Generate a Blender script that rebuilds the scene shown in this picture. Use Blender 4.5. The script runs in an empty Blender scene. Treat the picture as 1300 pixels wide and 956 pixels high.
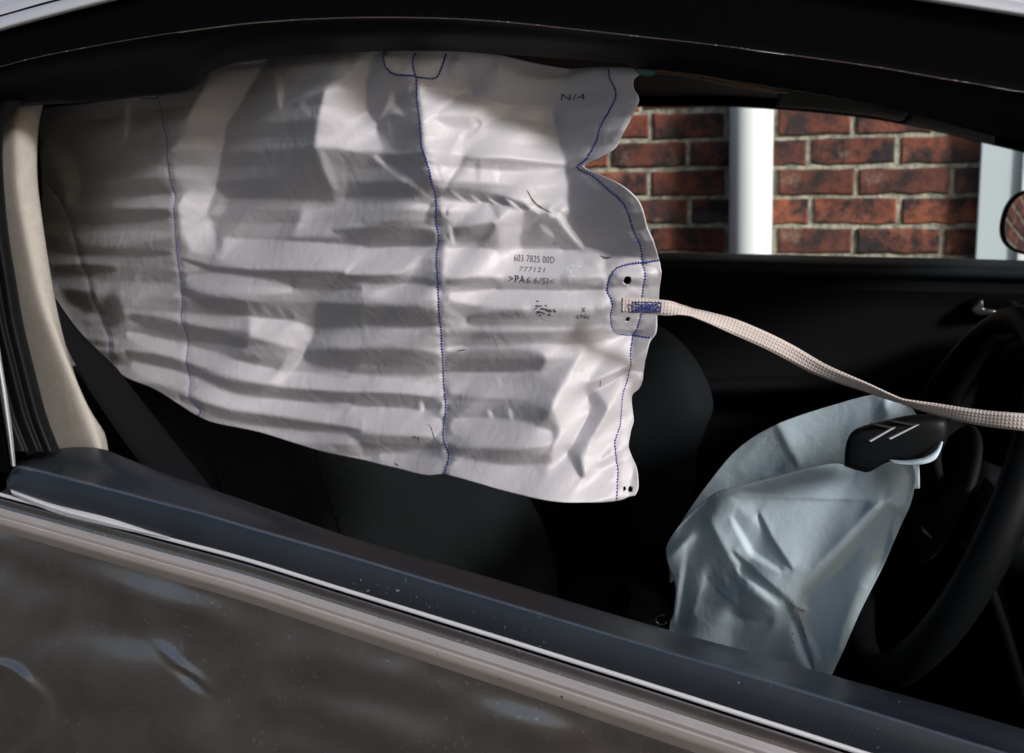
import bpy, bmesh, math, random
import numpy as np
from mathutils import Vector, Matrix
random.seed(7); np.random.seed(7)
S = bpy.context.scene
C = S.collection

# ------------------------------------------------------------------ camera
F = 1500.0
CAM = Vector((0, 0, 1.45))
RM = Matrix.Rotation(math.radians(90 - 13.3), 3, 'X') @ Matrix.Rotation(math.radians(-2.2), 3, 'Z')
cd = bpy.data.cameras.new('camera'); cam = bpy.data.objects.new('camera', cd); C.objects.link(cam)
cam.matrix_world = Matrix.Translation(CAM) @ RM.to_4x4()
cd.sensor_width = 36; cd.lens = F / 1300 * 36; cd.clip_start = 0.02; cd.clip_end = 200
cd.dof.use_dof = True; cd.dof.focus_distance = 1.12; cd.dof.aperture_fstop = 9.0
S.camera = cam

# ------------------------------------------------------------------ light
SUN_EL, SUN_AZ = math.radians(25), math.radians(141)     # azimuth clockwise from +Y
w = bpy.data.worlds.new('World'); S.world = w; w.use_nodes = True
nt = w.node_tree; bg = nt.nodes['Background']
sky = nt.nodes.new('ShaderNodeTexSky'); sky.sky_type = 'NISHITA'; sky.sun_disc = False
sky.sun_elevation = SUN_EL; sky.sun_rotation = SUN_AZ; sky.dust_density = 4.0; sky.air_density = 1.0
nt.links.new(sky.outputs[0], bg.inputs[0]); bg.inputs[1].default_value = 0.085
sl = bpy.data.lights.new('sun', 'SUN'); sl.energy = 3.8; sl.angle = math.radians(8); sl.color = (1, .97, .96)
so = bpy.data.objects.new('sun', sl); C.objects.link(so)
sdir = Vector((math.sin(SUN_AZ) * math.cos(SUN_EL), math.cos(SUN_AZ) * math.cos(SUN_EL), math.sin(SUN_EL)))
so.rotation_euler = sdir.to_track_quat('Z', 'Y').to_euler()
S.view_settings.view_transform = 'Standard'; S.view_settings.look = 'None'
S.view_settings.exposure = 0.18; S.view_settings.gamma = 1
S.view_settings.use_curve_mapping = False

# ------------------------------------------------------------------ geometry helpers
K, D0 = 0.4, 1.05              # the car's side: the vertical plane  Y + K X = D0 (+ off, going inwards)
RMn = np.array(RM)
NRM = np.array([-K, -1, 0]) / math.hypot(K, 1)     # outward normal of the side
UAX = np.array([1, -K, 0]) / math.hypot(K, 1)      # forward along the car

def Wn(x, y, off):
    """points of the photograph on the vertical plane 'off' behind the car's side"""
    x = np.asarray(x, float); y = np.asarray(y, float)
    d = np.stack([(x - 650) / F, -(y - 478) / F, -np.ones_like(x)], -1) @ RMn.T
    t = (D0 + np.asarray(off, float)) / (d[..., 1] + K * d[..., 0])
    return np.array(CAM) + d * t[..., None]
def W(x, y, off=0.0):
    return Vector(Wn(np.array(x), np.array(y), np.array(off)))

def cr(pts, n):
    """Catmull-Rom through pts, n samples, by arc length"""
    p = np.array(pts, float)
    if len(p) == 2:
        t = np.linspace(0, 1, n)[:, None]; return p[0] * (1 - t) + p[1] * t
    q = np.vstack([2 * p[0] - p[1], p, 2 * p[-1] - p[-2]])
    out = []
    for i in range(1, len(q) - 2):
        t = np.linspace(0, 1, 16, endpoint=False)[:, None]
        a, b, c, d = q[i - 1], q[i], q[i + 1], q[i + 2]
        out.append(.5 * ((2 * b) + (c - a) * t + (2 * a - 5 * b + 4 * c - d) * t**2 + (3 * b - a - 3 * c + d) * t**3))
    out = np.vstack(out + [p[-1:]])
    s = np.r_[0, np.cumsum(np.linalg.norm(np.diff(out, axis=0), axis=1))]
    u = np.linspace(0, s[-1], n)
    return np.stack([np.interp(u, s, out[:, k]) for k in range(out.shape[1])], -1)

def link(name, me, m=None, parent=None, smooth=True):
    o = bpy.data.objects.new(name, me); C.objects.link(o)
    if m: me.materials.append(m)
    if parent: o.parent = parent
    if smooth:
        for p in me.polygons: p.use_smooth = True
    return o
def mesh(name, v, f, m=None, parent=None, smooth=True, uv=None):
    me = bpy.data.meshes.new(name); me.from_pydata([tuple(map(float, q)) for q in v], [], f); me.update()
    o = link(name, me, m, parent, smooth)
    if uv is not None:
        L = me.uv_layers.new(name='UVMap')
        idx = np.empty(len(me.loops), int); me.loops.foreach_get('vertex_index', idx)
        L.data.foreach_set('uv', np.asarray(uv, float)[idx].ravel())
    return o
def fixn(o, toward=None):
    bm = bmesh.new(); bm.from_mesh(o.data); bmesh.ops.recalc_face_normals(bm, faces=bm.faces); bm.to_mesh(o.data); bm.free()
def grid_faces(nr, nc, wrap=False):
    f = []
    for i in range(nr - 1):
        for j in range(nc - 1): a = i * nc + j; f.append((a, a + 1, a + nc + 1, a + nc))
        if wrap: a = i * nc; f.append((a + nc - 1, a, a + nc, a + 2 * nc - 1))
    return f
def solid(o, th, off=-1):
    s = o.modifiers.new('solid', 'SOLIDIFY'); s.thickness = th; s.offset = off; return o
def loft(name, rows, m, parent=None, n=60, across=0, th=0, auto=40, dz=None):
    """sheet through rows of (x, y, off) taken from the photograph; across>0 rounds it between the rows"""
    R = np.array([cr(r, n) for r in rows])
    if across: R = np.stack([cr(R[:, j], across) for j in range(n)], 1)
    P = Wn(R[..., 0], R[..., 1], R[..., 2])
    if dz is not None: P = P + NRM * dz(R[..., 0], R[..., 1])[..., None]
    nr = R.shape[0]
    uv = np.stack([R[..., 0], R[..., 1]], -1).reshape(-1, 2) * 0.001
    o = mesh(name, P.reshape(-1, 3), grid_faces(nr, n), m, parent, uv=uv)
    if auto:
        o.data.set_sharp_from_angle(angle=math.radians(auto))
    if th: solid(o, th, 0)
    return o
def tube(name, pts, r, m, parent=None, seg=8, n=None, world=False, radii=None):
    P = cr([W(*p) if not world else p for p in pts], n or len(pts) * 6)
    nn = len(P); v = []; f = []
    T = np.gradient(P, axis=0); T /= np.linalg.norm(T, axis=1)[:, None] + 1e-12
    for i in range(nn):
        a = np.cross(T[i], [0.31, .2, .93]); a /= np.linalg.norm(a); b = np.cross(T[i], a)
        rr = r if radii is None else np.interp(i / (nn - 1), np.linspace(0, 1, len(radii)), radii)
        for k in range(seg):
            t = 2 * math.pi * k / seg; v.append(P[i] + rr * (math.cos(t) * a + math.sin(t) * b))
    f = grid_faces(nn, seg, True)
    f.append(tuple(range(seg))[::-1]); f.append(tuple((nn - 1) * seg + k for k in range(seg)))
    return mesh(name, v, f, m, parent)
def pillow(name, outline, off, th, m, parent=None, n=72, rings=7, tilt=None, back=True, p=0.5):
    """rounded upholstered body from its outline: rings drawn in towards the middle while swelling outwards"""
    o2 = cr(list(outline) + [outline[0]], n + 1)[:-1]; c = o2.mean(0); v = []
    for k in range(-rings, rings + 1):
        s = 1 - (abs(k) / rings) ** 1.0 * 0.98 if False else math.cos(abs(k) / rings * math.pi / 2 * .985)
        h = math.sin(abs(k) / rings * math.pi / 2) ** p * (1 if k < 0 else -1) if k else 0
        s = s ** .45 if k else 1
        q = c + (o2 - c) * s
        oo = off + (tilt(q[:, 0], q[:, 1]) if tilt else 0)
        v.append(Wn(q[:, 0], q[:, 1], oo - np.zeros(n)) + NRM * h * th)
    v = np.vstack(v); f = grid_faces(2 * rings + 1, n, True)
    f.append(tuple(range(n))); f.append(tuple(range(2 * rings * n, 2 * rings * n + n))[::-1])
    o = mesh(name, v, f, m, parent); fixn(o); return o
def bev(o, wd, seg=2):
    b = o.modifiers.new('bevel', 'BEVEL'); b.width = wd; b.segments = seg; b.limit_method = 'ANGLE'; return o
def prism(name, outline, off, th, m, parent=None, smooth=False, bw=0):
    """flat shape from its outline with thickness th going inwards"""
    a = np.array(outline, float); n = len(a)
    P = Wn(a[:, 0], a[:, 1], off); Q = P - NRM * th
    f = [tuple(range(n))[::-1], tuple(range(n, 2 * n))] + [(i, (i + 1) % n, n + (i + 1) % n, n + i) for i in range(n)]
    o = mesh(name, np.vstack([P, Q]), f, m, parent, smooth); fixn(o)
    if bw: bev(o, bw)
    return o
def box(name, cx, cy, cz, sx, sy, sz, m, parent=None, bw=0, axes=None):
    v = []
    A = axes or (Vector(UAX), Vector(-NRM), Vector((0, 0, 1)))
    for i in (-1, 1):
        for j in (-1, 1):
            for k in (-1, 1):
                v.append(Vector((cx, cy, cz)) + A[0] * i * sx / 2 + A[1] * j * sy / 2 + A[2] * k * sz / 2)
    f = [(0, 1, 3, 2), (4, 6, 7, 5), (0, 4, 5, 1), (2, 3, 7, 6), (0, 2, 6, 4), (1, 5, 7, 3)]
    o = mesh(name, v, f, m, parent, False); fixn(o)
    if bw: bev(o, bw)
    return o
def tag(o, label=None, cat=None, group=None, kind=None):
    if label: o['label'] = label
    if cat: o['category'] = cat
    if group: o['group'] = group
    if kind: o['kind'] = kind
    return o
def empty(name, loc, label, cat):
    o = bpy.data.objects.new(name, None); C.objects.link(o); o.location = loc; o.empty_display_size = .1
    return tag(o, label, cat)
def adopt(ch, par):
    """parent keeping the mesh where it was built"""
    ch.parent = par; ch.matrix_parent_inverse = Matrix.Translation(par.location).inverted() if par.type == 'EMPTY' else Matrix()
    return ch

# ------------------------------------------------------------------ materials
def mat(name, col, rough=.5, metal=0, spec=.5, bump=None, var=None, coat=0, sheen=0, dust=None):
    m = bpy.data.materials.new(name); m.use_nodes = True; t = m.node_tree; b = t.nodes['Principled BSDF']
    b.inputs['Base Color'].default_value = (*col, 1); b.inputs['Roughness'].default_value = rough
    b.inputs['Metallic'].default_value = metal; b.inputs['Specular IOR Level'].default_value = spec
    b.inputs['Coat Weight'].default_value = coat; b.inputs['Coat Roughness'].default_value = .05
    b.inputs['Sheen Weight'].default_value = sheen
    tc = t.nodes.new('ShaderNodeTexCoord'); last = None
    if var:      # (scale, amount, second colour)
        nz = t.nodes.new('ShaderNodeTexNoise'); nz.inputs['Scale'].default_value = var[0]; nz.inputs['Detail'].default_value = 6
        t.links.new(tc.outputs['Object'], nz.inputs['Vector'])
        rp = t.nodes.new('ShaderNodeValToRGB'); rp.color_ramp.elements[0].position = .5 - var[1]; rp.color_ramp.elements[1].position = .5 + var[1]
        rp.color_ramp.elements[0].color = (*col, 1); rp.color_ramp.elements[1].color = (*var[2], 1)
        t.links.new(nz.outputs[0], rp.inputs[0]); last = rp.outputs[0]
        rr = t.nodes.new('ShaderNodeMapRange'); rr.inputs['To Min'].default_value = rough * .8; rr.inputs['To Max'].default_value = min(1, rough * 1.25)
        t.links.new(nz.outputs[0], rr.inputs[0]); t.links.new(rr.outputs[0], b.inputs['Roughness'])
    if dust:     # (scale, threshold, colour): fine light specks and broken glass dust
        nz = t.nodes.new('ShaderNodeTexNoise'); nz.inputs['Scale'].default_value = dust[0]; nz.inputs['Detail'].default_value = 3
        t.links.new(tc.outputs['Object'], nz.inputs['Vector'])
        n2 = t.nodes.new('ShaderNodeTexNoise'); n2.inputs['Scale'].default_value = 9; t.links.new(tc.outputs['Object'], n2.inputs['Vector'])
        ad = t.nodes.new('ShaderNodeMath'); ad.operation = 'MULTIPLY_ADD'; ad.inputs[1].default_value = .25
        t.links.new(n2.outputs[0], ad.inputs[0]); t.links.new(nz.outputs[0], ad.inputs[2])
        rp = t.nodes.new('ShaderNodeValToRGB'); rp.color_ramp.elements[0].position = dust[1]; rp.color_ramp.elements[1].position = dust[1] + .04
        t.links.new(ad.outputs[0], rp.inputs[0])
        mx = t.nodes.new('ShaderNodeMix'); mx.data_type = 'RGBA'
        t.links.new(rp.outputs[0], mx.inputs[0])
        if last: t.links.new(last, mx.inputs[6])
        else: mx.inputs[6].default_value = (*col, 1)
        mx.inputs[7].default_value = (*dust[2], 1); last = mx.outputs[2]
    if last: t.links.new(last, b.inputs['Base Color'])
    if bump:     # (kind, scale, strength, distance)
        if bump[0] == 'noise':
            nz = t.nodes.new('ShaderNodeTexNoise'); nz.inputs['Scale'].default_value = bump[1]; nz.inputs['Detail'].default_value = 4
            t.links.new(tc.outputs['Object'], nz.inputs['Vector']); ho = nz.outputs[0]
        elif bump[0] == 'ribs':
            mp = t.nodes.new('ShaderNodeMapping'); t.links.new(tc.outputs['Object'], mp.inputs[0])
            wv = t.nodes.new('ShaderNodeTexWave'); wv.bands_direction = 'Z'; wv.inputs['Scale'].default_value = bump[1]
            wv.inputs['Distortion'].default_value = .3; t.links.new(mp.outputs[0], wv.inputs['Vector']); ho = wv.outputs[0]
        elif bump[0] == 'weave':
            hs = []
            for dirn in ('X', 'Y'):
                wv = t.nodes.new('ShaderNodeTexWave'); wv.bands_direction = dirn; wv.inputs['Scale'].default_value = bump[1]
                t.links.new(tc.outputs['UV'], wv.inputs['Vector']); hs.append(wv.outputs[0])
            mu = t.nodes.new('ShaderNodeMath'); mu.operation = 'MULTIPLY'; t.links.new(hs[0], mu.inputs[0]); t.links.new(hs[1], mu.inputs[1]); ho = mu.outputs[0]
        bp = t.nodes.new('ShaderNodeBump'); bp.inputs['Strength'].default_value = bump[2]; bp.inputs['Distance'].default_value = bump[3]
        t.links.new(ho, bp.inputs['Height']); t.links.new(bp.outputs[0], b.inputs['Normal'])
    return m
M = {}
M['paint'] = mat('brown_grey_paint', (.38, .33, .315), .27, 1, .5, var=(16, .22, (.47, .425, .42)), coat=.35, bump=('noise', 900, .04, .0005), dust=(190, .79, (.62, .6, .6)))
M['ridge_light'] = mat('painted_ridge_highlight', (.030, .040, .058), .3, coat=.4, bump=('noise', 1400, .2, .0004), var=(60, .3, (.045, .058, .082)))  # lighter bluish plastic: the ridge's highlight put into the colour
M['emblem'] = mat('bright_emblem', (.75, .82, .9), .3, .5)
M['emblemdark'] = mat('dim_emblem', (.10, .095, .09), .35, .8)
M['pale_ridge'] = mat('lightened_ridge_paint', (.54, .49, .47), .28, .75, var=(14, .3, (.62, .58, .57)), dust=(150, .85, (.12, .11, .11)))  # door ridge made paler than the paint: its highlight is in the colour
M['roofpaint'] = mat('roof_paint', (.66, .66, .70), .3, .5, coat=1)  # paler than the door paint: reflected sky put into the colour
M['trim'] = mat('black_grained_plastic', (.008, .011, .017), .33, bump=('noise', 1400, .2, .0004), dust=(260, .85, (.16, .17, .19)), var=(12, .2, (.013, .016, .022)), coat=.35)
M['trim'].node_tree.nodes['Principled BSDF'].inputs['Coat Roughness'].default_value = .25
M['gloss'] = mat('black_frame', (.0015, .0015, .002), .5, dust=(500, .985, (.2, .2, .2)), spec=.03)
M['rubber'] = mat('black_rubber', (.004, .0042, .005), .5, spec=.1, bump=('noise', 500, .2, .0005))
M['chrome'] = mat('bright_strip', (.85, .86, .9), .28, .6, var=(25, .3, (.7, .72, .78)))
M['beige'] = mat('beige_pillar_foam', (.25, .235, .215), .85, bump=('noise', 700, .5, .001), var=(90, .2, (.29, .275, .255)))
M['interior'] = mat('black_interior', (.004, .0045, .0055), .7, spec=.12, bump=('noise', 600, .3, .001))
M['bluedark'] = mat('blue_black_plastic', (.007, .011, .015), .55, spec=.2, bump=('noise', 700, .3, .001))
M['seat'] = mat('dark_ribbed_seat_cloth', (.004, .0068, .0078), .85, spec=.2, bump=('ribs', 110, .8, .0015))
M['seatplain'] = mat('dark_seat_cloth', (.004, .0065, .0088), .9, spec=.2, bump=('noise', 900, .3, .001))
M['belt'] = mat('black_belt_webbing', (.004, .004, .005), .9, spec=.04, bump=('noise', 900, .3, .001))
M['greyliner'] = mat('grey_roof_trim', (.075, .073, .07), .8, bump=('noise', 600, .2, .001))
M['wheel'] = mat('black_wheel_leather', (.002, .0028, .0035), .5, spec=.10, bump=('noise', 900, .5, .0008), dust=(260, .97, (.15, .16, .17)))
M['hub'] = mat('black_hub_plastic', (.003, .004, .005), .5, spec=.2, bump=('noise', 1200, .2, .0005))
M['thread'] = mat('blue_thread', (.012, .022, .16), .6)
M['webbing'] = mat('cream_webbing', (.44, .39, .37), .8, bump=('weave', 105, .45, .0012))
M['ink'] = mat('faded_black_ink', (.13, .12, .14), .8)
M['inkdark'] = mat('black_ink', (.05, .045, .06), .8)
M['stain'] = mat('brown_stain', (.10, .085, .075), .9)
M['blood'] = mat('rust_brown_stain', (.27, .25, .25), .9)
M['green'] = mat('pale_green_ink', (.42, .58, .54), .8)
M['upvc'] = mat('white_upvc', (.62, .68, .72), .35)
M['pipe'] = mat('white_pipe', (.85, .86, .86), .35)
M['mortar'] = mat('mortar', (.56, .52, .41), .95, bump=('noise', 120, .8, .006), var=(45, .12, (.24, .23, .19)))
M['ground'] = mat('asphalt', (.05, .05, .05), .95, bump=('noise', 60, .6, .01), var=(20, .3, (.065, .063, .06)))
M['mirror'] = mat('mirror_glass', (.9, .9, .9), .02, 1)
M['white'] = mat('white_plastic', (.6, .66, .68), .4)
M['copper'] = mat('brown_cable', (.20, .12, .07), .6)
M['teal'] = mat('teal_clip', (.03, .09, .10), .5)
M['blackhole'] = mat('eyelet_edge', (.05, .05, .06), .7)

def fabric_mat(name, col, stain, rough=.5):
    m = bpy.data.materials.new(name); m.use_nodes = True; t = m.node_tree; b = t.nodes['Principled BSDF']
    N = t.nodes.new; L = t.links.new
    tc = N('ShaderNodeTexCoord')
    nz = N('ShaderNodeTexNoise'); nz.inputs['Scale'].default_value = 9; nz.inputs['Detail'].default_value = 5
    L(tc.outputs['Object'], nz.inputs['Vector'])
    rp = N('ShaderNodeValToRGB'); rp.color_ramp.elements[0].position = .38; rp.color_ramp.elements[1].position = .7
    rp.color_ramp.elements[0].color = (*col, 1); rp.color_ramp.elements[1].color = (*[a * .93 for a in col], 1)
    L(nz.outputs[0], rp.inputs[0])
    n2 = N('ShaderNodeTexNoise'); n2.inputs['Scale'].default_value = 75; n2.inputs['Detail'].default_value = 4
    L(tc.outputs['Object'], n2.inputs['Vector'])
    n3 = N('ShaderNodeTexNoise'); n3.inputs['Scale'].default_value = 6; L(tc.outputs['Object'], n3.inputs['Vector'])
    ad = N('ShaderNodeMath'); ad.operation = 'MULTIPLY_ADD'; ad.inputs[1].default_value = .35
    L(n3.outputs[0], ad.inputs[0]); L(n2.outputs[0], ad.inputs[2])
    r2 = N('ShaderNodeValToRGB'); r2.color_ramp.elements[0].position = .93; r2.color_ramp.elements[1].position = .97
    L(ad.outputs[0], r2.inputs[0])
    mx = N('ShaderNodeMix'); mx.data_type = 'RGBA'; L(r2.outputs[0], mx.inputs[0]); L(rp.outputs[0], mx.inputs[6]); mx.inputs[7].default_value = (*stain, 1)
    L(mx.outputs[2], b.inputs['Base Color'])
    b.inputs['Roughness'].default_value = rough; b.inputs['Specular IOR Level'].default_value = .35
    hs = []
    for dirn in ('X', 'Y'):
        wv = N('ShaderNodeTexWave'); wv.bands_direction = dirn; wv.inputs['Scale'].default_value = 110
        L(tc.outputs['UV'], wv.inputs['Vector']); hs.append(wv.outputs[0])
    mu = N('ShaderNodeMath'); mu.operation = 'MULTIPLY'; L(hs[0], mu.inputs[0]); L(hs[1], mu.inputs[1])
    n4 = N('ShaderNodeTexNoise'); n4.inputs['Scale'].default_value = 120; n4.inputs['Detail'].default_value = 5; L(tc.outputs['Object'], n4.inputs['Vector'])
    b1 = N('ShaderNodeBump'); b1.inputs['Strength'].default_value = .10; b1.inputs['Distance'].default_value = .0004; L(mu.outputs[0], b1.inputs['Height'])
    b2 = N('ShaderNodeBump'); b2.inputs['Strength'].default_value = .35; b2.inputs['Distance'].default_value = .0012; L(n4.outputs[0], b2.inputs['Height']); L(b1.outputs[0], b2.inputs['Normal'])
    n5 = N('ShaderNodeTexNoise'); n5.inputs['Scale'].default_value = 26; n5.inputs['Detail'].default_value = 3; n5.inputs['Distortion'].default_value = 1.2; L(tc.outputs['Object'], n5.inputs['Vector'])
    b3 = N('ShaderNodeBump'); b3.inputs['Strength'].default_value = .22; b3.inputs['Distance'].default_value = .004; L(n5.outputs[0], b3.inputs['Height']); L(b2.outputs[0], b3.inputs['Normal'])
    L(b3.outputs[0], b.inputs['Normal'])
    return m
M['fabric'] = fabric_mat('white_coated_airbag_cloth', (.405, .40, .435), (.36, .30, .28))
M['bagcloth'] = fabric_mat('pale_airbag_cloth', (.41, .51, .57), (.45, .42, .40), .6)

def brick_mat():
    m = bpy.data.materials.new('old_red_brick'); m.use_nodes = True; t = m.node_tree; b = t.nodes['Principled BSDF']
    N = t.nodes.new; L = t.links.new
    tc = N('ShaderNodeTexCoord'); oi = N('ShaderNodeObjectInfo')
    base = N('ShaderNodeValToRGB'); e = base.color_ramp.elements
    e[0].color = (.16, .05, .035, 1); e[1].color = (.36, .11, .06, 1)
    e2 = base.color_ramp.elements.new(.5); e2.color = (.26, .07, .042, 1)
    L(oi.outputs['Random'], base.inputs[0])
    n1 = N('ShaderNodeTexNoise'); n1.inputs['Scale'].default_value = 8; n1.inputs['Detail'].default_value = 7; n1.inputs['Roughness'].default_value = .7
    vo = N('ShaderNodeVectorMath'); vo.operation = 'ADD'; sc3 = N('ShaderNodeVectorMath'); sc3.operation = 'SCALE'; sc3.inputs[0].default_value = (7, 3, 5)
    L(oi.outputs['Random'], sc3.inputs['Scale']); L(tc.outputs['Object'], vo.inputs[0]); L(sc3.outputs[0], vo.inputs[1]); L(vo.outputs[0], n1.inputs['Vector'])
    r1 = N('ShaderNodeValToRGB'); r1.color_ramp.elements[0].position = .42; r1.color_ramp.elements[1].position = .57
    L(n1.outputs[0], r1.inputs[0])
    mx = N('ShaderNodeMix'); mx.data_type = 'RGBA'; L(r1.outputs[0], mx.inputs[0]); L(base.outputs[0], mx.inputs[6]); mx.inputs[7].default_value = (.035, .022, .024, 1)
    n2 = N('ShaderNodeTexNoise'); n2.inputs['Scale'].default_value = 90; n2.inputs['Detail'].default_value = 5; L(tc.outputs['Object'], n2.inputs['Vector'])
    r2 = N('ShaderNodeValToRGB'); r2.color_ramp.elements[0].position = .3; r2.color_ramp.elements[1].position = .42
    r2.color_ramp.elements[0].color = (.5, .5, .5, 1)
    L(n2.outputs[0], r2.inputs[0])
    n6 = N('ShaderNodeTexNoise'); n6.inputs['Scale'].default_value = 11; n6.inputs['Detail'].default_value = 8; n6.inputs['Roughness'].default_value = .75; L(vo.outputs[0], n6.inputs['Vector'])
    r6 = N('ShaderNodeValToRGB'); r6.color_ramp.elements[0].position = .56; r6.color_ramp.elements[1].position = .74; r6.color_ramp.elements[1].color = (.7, .7, .7, 1); L(n6.outputs[0], r6.inputs[0])
    m6 = N('ShaderNodeMix'); m6.data_type = 'RGBA'; L(r6.outputs[0], m6.inputs[0]); L(mx.outputs[2], m6.inputs[6]); m6.inputs[7].default_value = (.42, .30, .23, 1); mx = m6
    m2 = N('ShaderNodeMix'); m2.data_type = 'RGBA'; m2.blend_type = 'MULTIPLY'; m2.inputs[0].default_value = 1
    L(mx.outputs[2], m2.inputs[6]); L(r2.outputs[0], m2.inputs[7])
    L(m2.outputs[2], b.inputs['Base Color']); b.inputs['Roughness'].default_value = .9
    bp = N('ShaderNodeBump'); bp.inputs['Strength'].default_value = .6; bp.inputs['Distance'].default_value = .004
    L(n2.outputs[0], bp.inputs['Height']); L(bp.outputs[0], b.inputs['Normal'])
    return m
M['brick'] = brick_mat()
gm = bpy.data.materials.new('window_glass'); gm.use_nodes = True; t = gm.node_tree
for nn_ in list(t.nodes): t.nodes.remove(nn_)
o_ = t.nodes.new('ShaderNodeOutputMaterial'); tr = t.nodes.new('ShaderNodeBsdfTransparent'); gl = t.nodes.new('ShaderNodeBsdfGlossy'); mi = t.nodes.new('ShaderNodeMixShader')
tr.inputs[0].default_value = (.86, .95, .95, 1); gl.inputs['Roughness'].default_value = .02; mi.inputs[0].default_value = .03
t.links.new(tr.outputs[0], mi.inputs[1]); t.links.new(gl.outputs[0], mi.inputs[2]); t.links.new(mi.outputs[0], o_.inputs[0]); M['glass'] = gm

# ------------------------------------------------------------------ ground
g = mesh('ground', [(-40, -40, 0), (40, -40, 0), (40, 40, 0), (-40, 40, 0)], [(0, 1, 2, 3)], M['ground'], smooth=False)
tag(g, kind='structure', label='dark asphalt ground beneath the car')

# ------------------------------------------------------------------ brick wall
OFFW = 2.35
WP = np.array([0, D0 + OFFW, 0.])            # a point of the wall's face
def wl(u, v, d=0.0):                         # wall coordinates -> world (d = proud of the mortar)
    return Vector(WP + UAX * u) + Vector(NRM) * d + Vector((0, 0, v))
def px2wall(x, y):
    p = Wn(np.array(x), np.array(y), OFFW); return float((p - WP) @ UAX), float(p[2])
wall = empty('brick_wall', tuple(wl(0, 0)), 'old red brick wall with pale mortar seen through the far window', 'brick wall')
H = .075
zs = [px2wall(1100, y)[1] for y in (171, 211, 250, 288, 323)]
H = (zs[0] - zs[-1]) / 4; z0 = np.mean([zs[i] + i * H for i in range(5)])   # z0 = height of the mortar line at y=171
print('course height', H, zs)
bk = mesh('mortar_bed', [wl(-6, 0), wl(4, 0), wl(4, 3.2), wl(-6, 3.2), wl(-6, 0, -.2), wl(4, 0, -.2), wl(4, 3.2, -.2), wl(-6, 3.2, -.2)],
          [(0, 1, 2, 3), (5, 4, 7, 6), (3, 2, 6, 7), (1, 5, 6, 2), (4, 0, 3, 7)], M['mortar'], smooth=False)
adopt(bk, wall)
def brick_geo(u0, u1, v0, v1, rnd):
    j = lambda a: rnd.uniform(-a, a)
    d = .007 + j(.002); r = .004
    back = [(u0, v0, -.01), (u1, v0, -.01), (u1, v1, -.01), (u0, v1, -.01)]
    # a softly uneven outline with a worn arris
    ring = []
    nu = 5
    for i in range(nu + 1): ring.append((u0 + (u1 - u0) * i / nu, v0 + j(.0035)))
    ring.append((u1 + j(.002), (v0 + v1) / 2))
    for i in range(nu + 1): ring.append((u1 - (u1 - u0) * i / nu, v1 + j(.0022)))
    ring.append((u0 + j(.002), (v0 + v1) / 2))
    uc, vc = (u0 + u1) / 2, (v0 + v1) / 2
    n = len(ring)
    A = [(a, b, -.01) for a, b in ring]; B = [(a, b, d - r) for a, b in ring]
    Cc = [(a + math.copysign(r + abs(j(.001)), uc - a) if abs(a - uc) > .4 * (u1 - u0) else a, b + math.copysign(r + abs(j(.001)), vc - b) if abs(b - vc) > .01 else b, d + j(.0006)) for a, b in ring]
    f = []
    for k in range(2):
        for i in range(n): f.append((k * n + i, k * n + (i + 1) % n, (k + 1) * n + (i + 1) % n, (k + 1) * n + i))
    f.append(tuple(range(2 * n, 3 * n)))
    return A + B + Cc, f
rows = { # joints read off the photograph, left to right, one list per course below the line y=171
    -2: [700, 815, 925, 1040, 1150], -1: [737, 827, 922, 985, 1084, 1187, 1290], 0: [690, 775, 874, 975, 1027, 1140, 1250],
    1: [735, 825, 923, 985, 1088, 1209, 1320], 2: [690, 782, 875, 972, 1030, 1142, 1252], 3: [735, 825, 923, 985, 1085, 1197, 1305], 4: [690, 775, 871, 972, 1030, 1142, 1250]}
rnd = random.Random(3)
covered = {}
for r, js in rows.items():
    v1 = z0 - r * H; v0 = v1 - H
    yy = 171 + 37.5 * r + 18
    us = [px2wall(x, yy)[0] for x in js]
    covered[r] = (us[0], us[-1])
    for a, b in zip(us[:-1], us[1:]):
        if b - a < .05: continue
        v, f = brick_geo(a + .007, b - .007, v0 + .006, v1 - .006, rnd)
        cu, cv = (a + b) / 2, (v0 + v1) / 2
        cw = wl(cu, cv)
        o = mesh('brick', [wl(*q) - cw for q in v], f, M['brick'], smooth=False); fixn(o)
        o.location = cw; adopt(o, wall)
vv, ff = [], []
k = math.floor(z0 / H)
for r in range(-int((3.15 - z0) / H), k):
    v1 = z0 - r * H; v0 = v1 - H
    u = -5.95 + (.11 if r % 2 else 0)
    while u < 3.9:
        b = u + .222
        lo, hi = covered.get(r, (9, 9))
        uu, bb = u, b
        if lo < 8:
            if uu < hi and bb > lo:      # overlaps the individually built stretch
                if uu < lo: bb = lo
                elif bb > hi: uu = hi
                else: u = b; continue
        if bb - uu > .03:
            v, f = brick_geo(uu + .007, bb - .007, v0 + .006, v1 - .006, rnd); n = len(vv)
            vv += [wl(*q) for q in v]; ff += [tuple(n + i for i in q) for q in f]
        u = b
o = mesh('brickwork', vv, ff, M['brick'], smooth=False); fixn(o); adopt(o, wall); o['kind'] = 'stuff'

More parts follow.
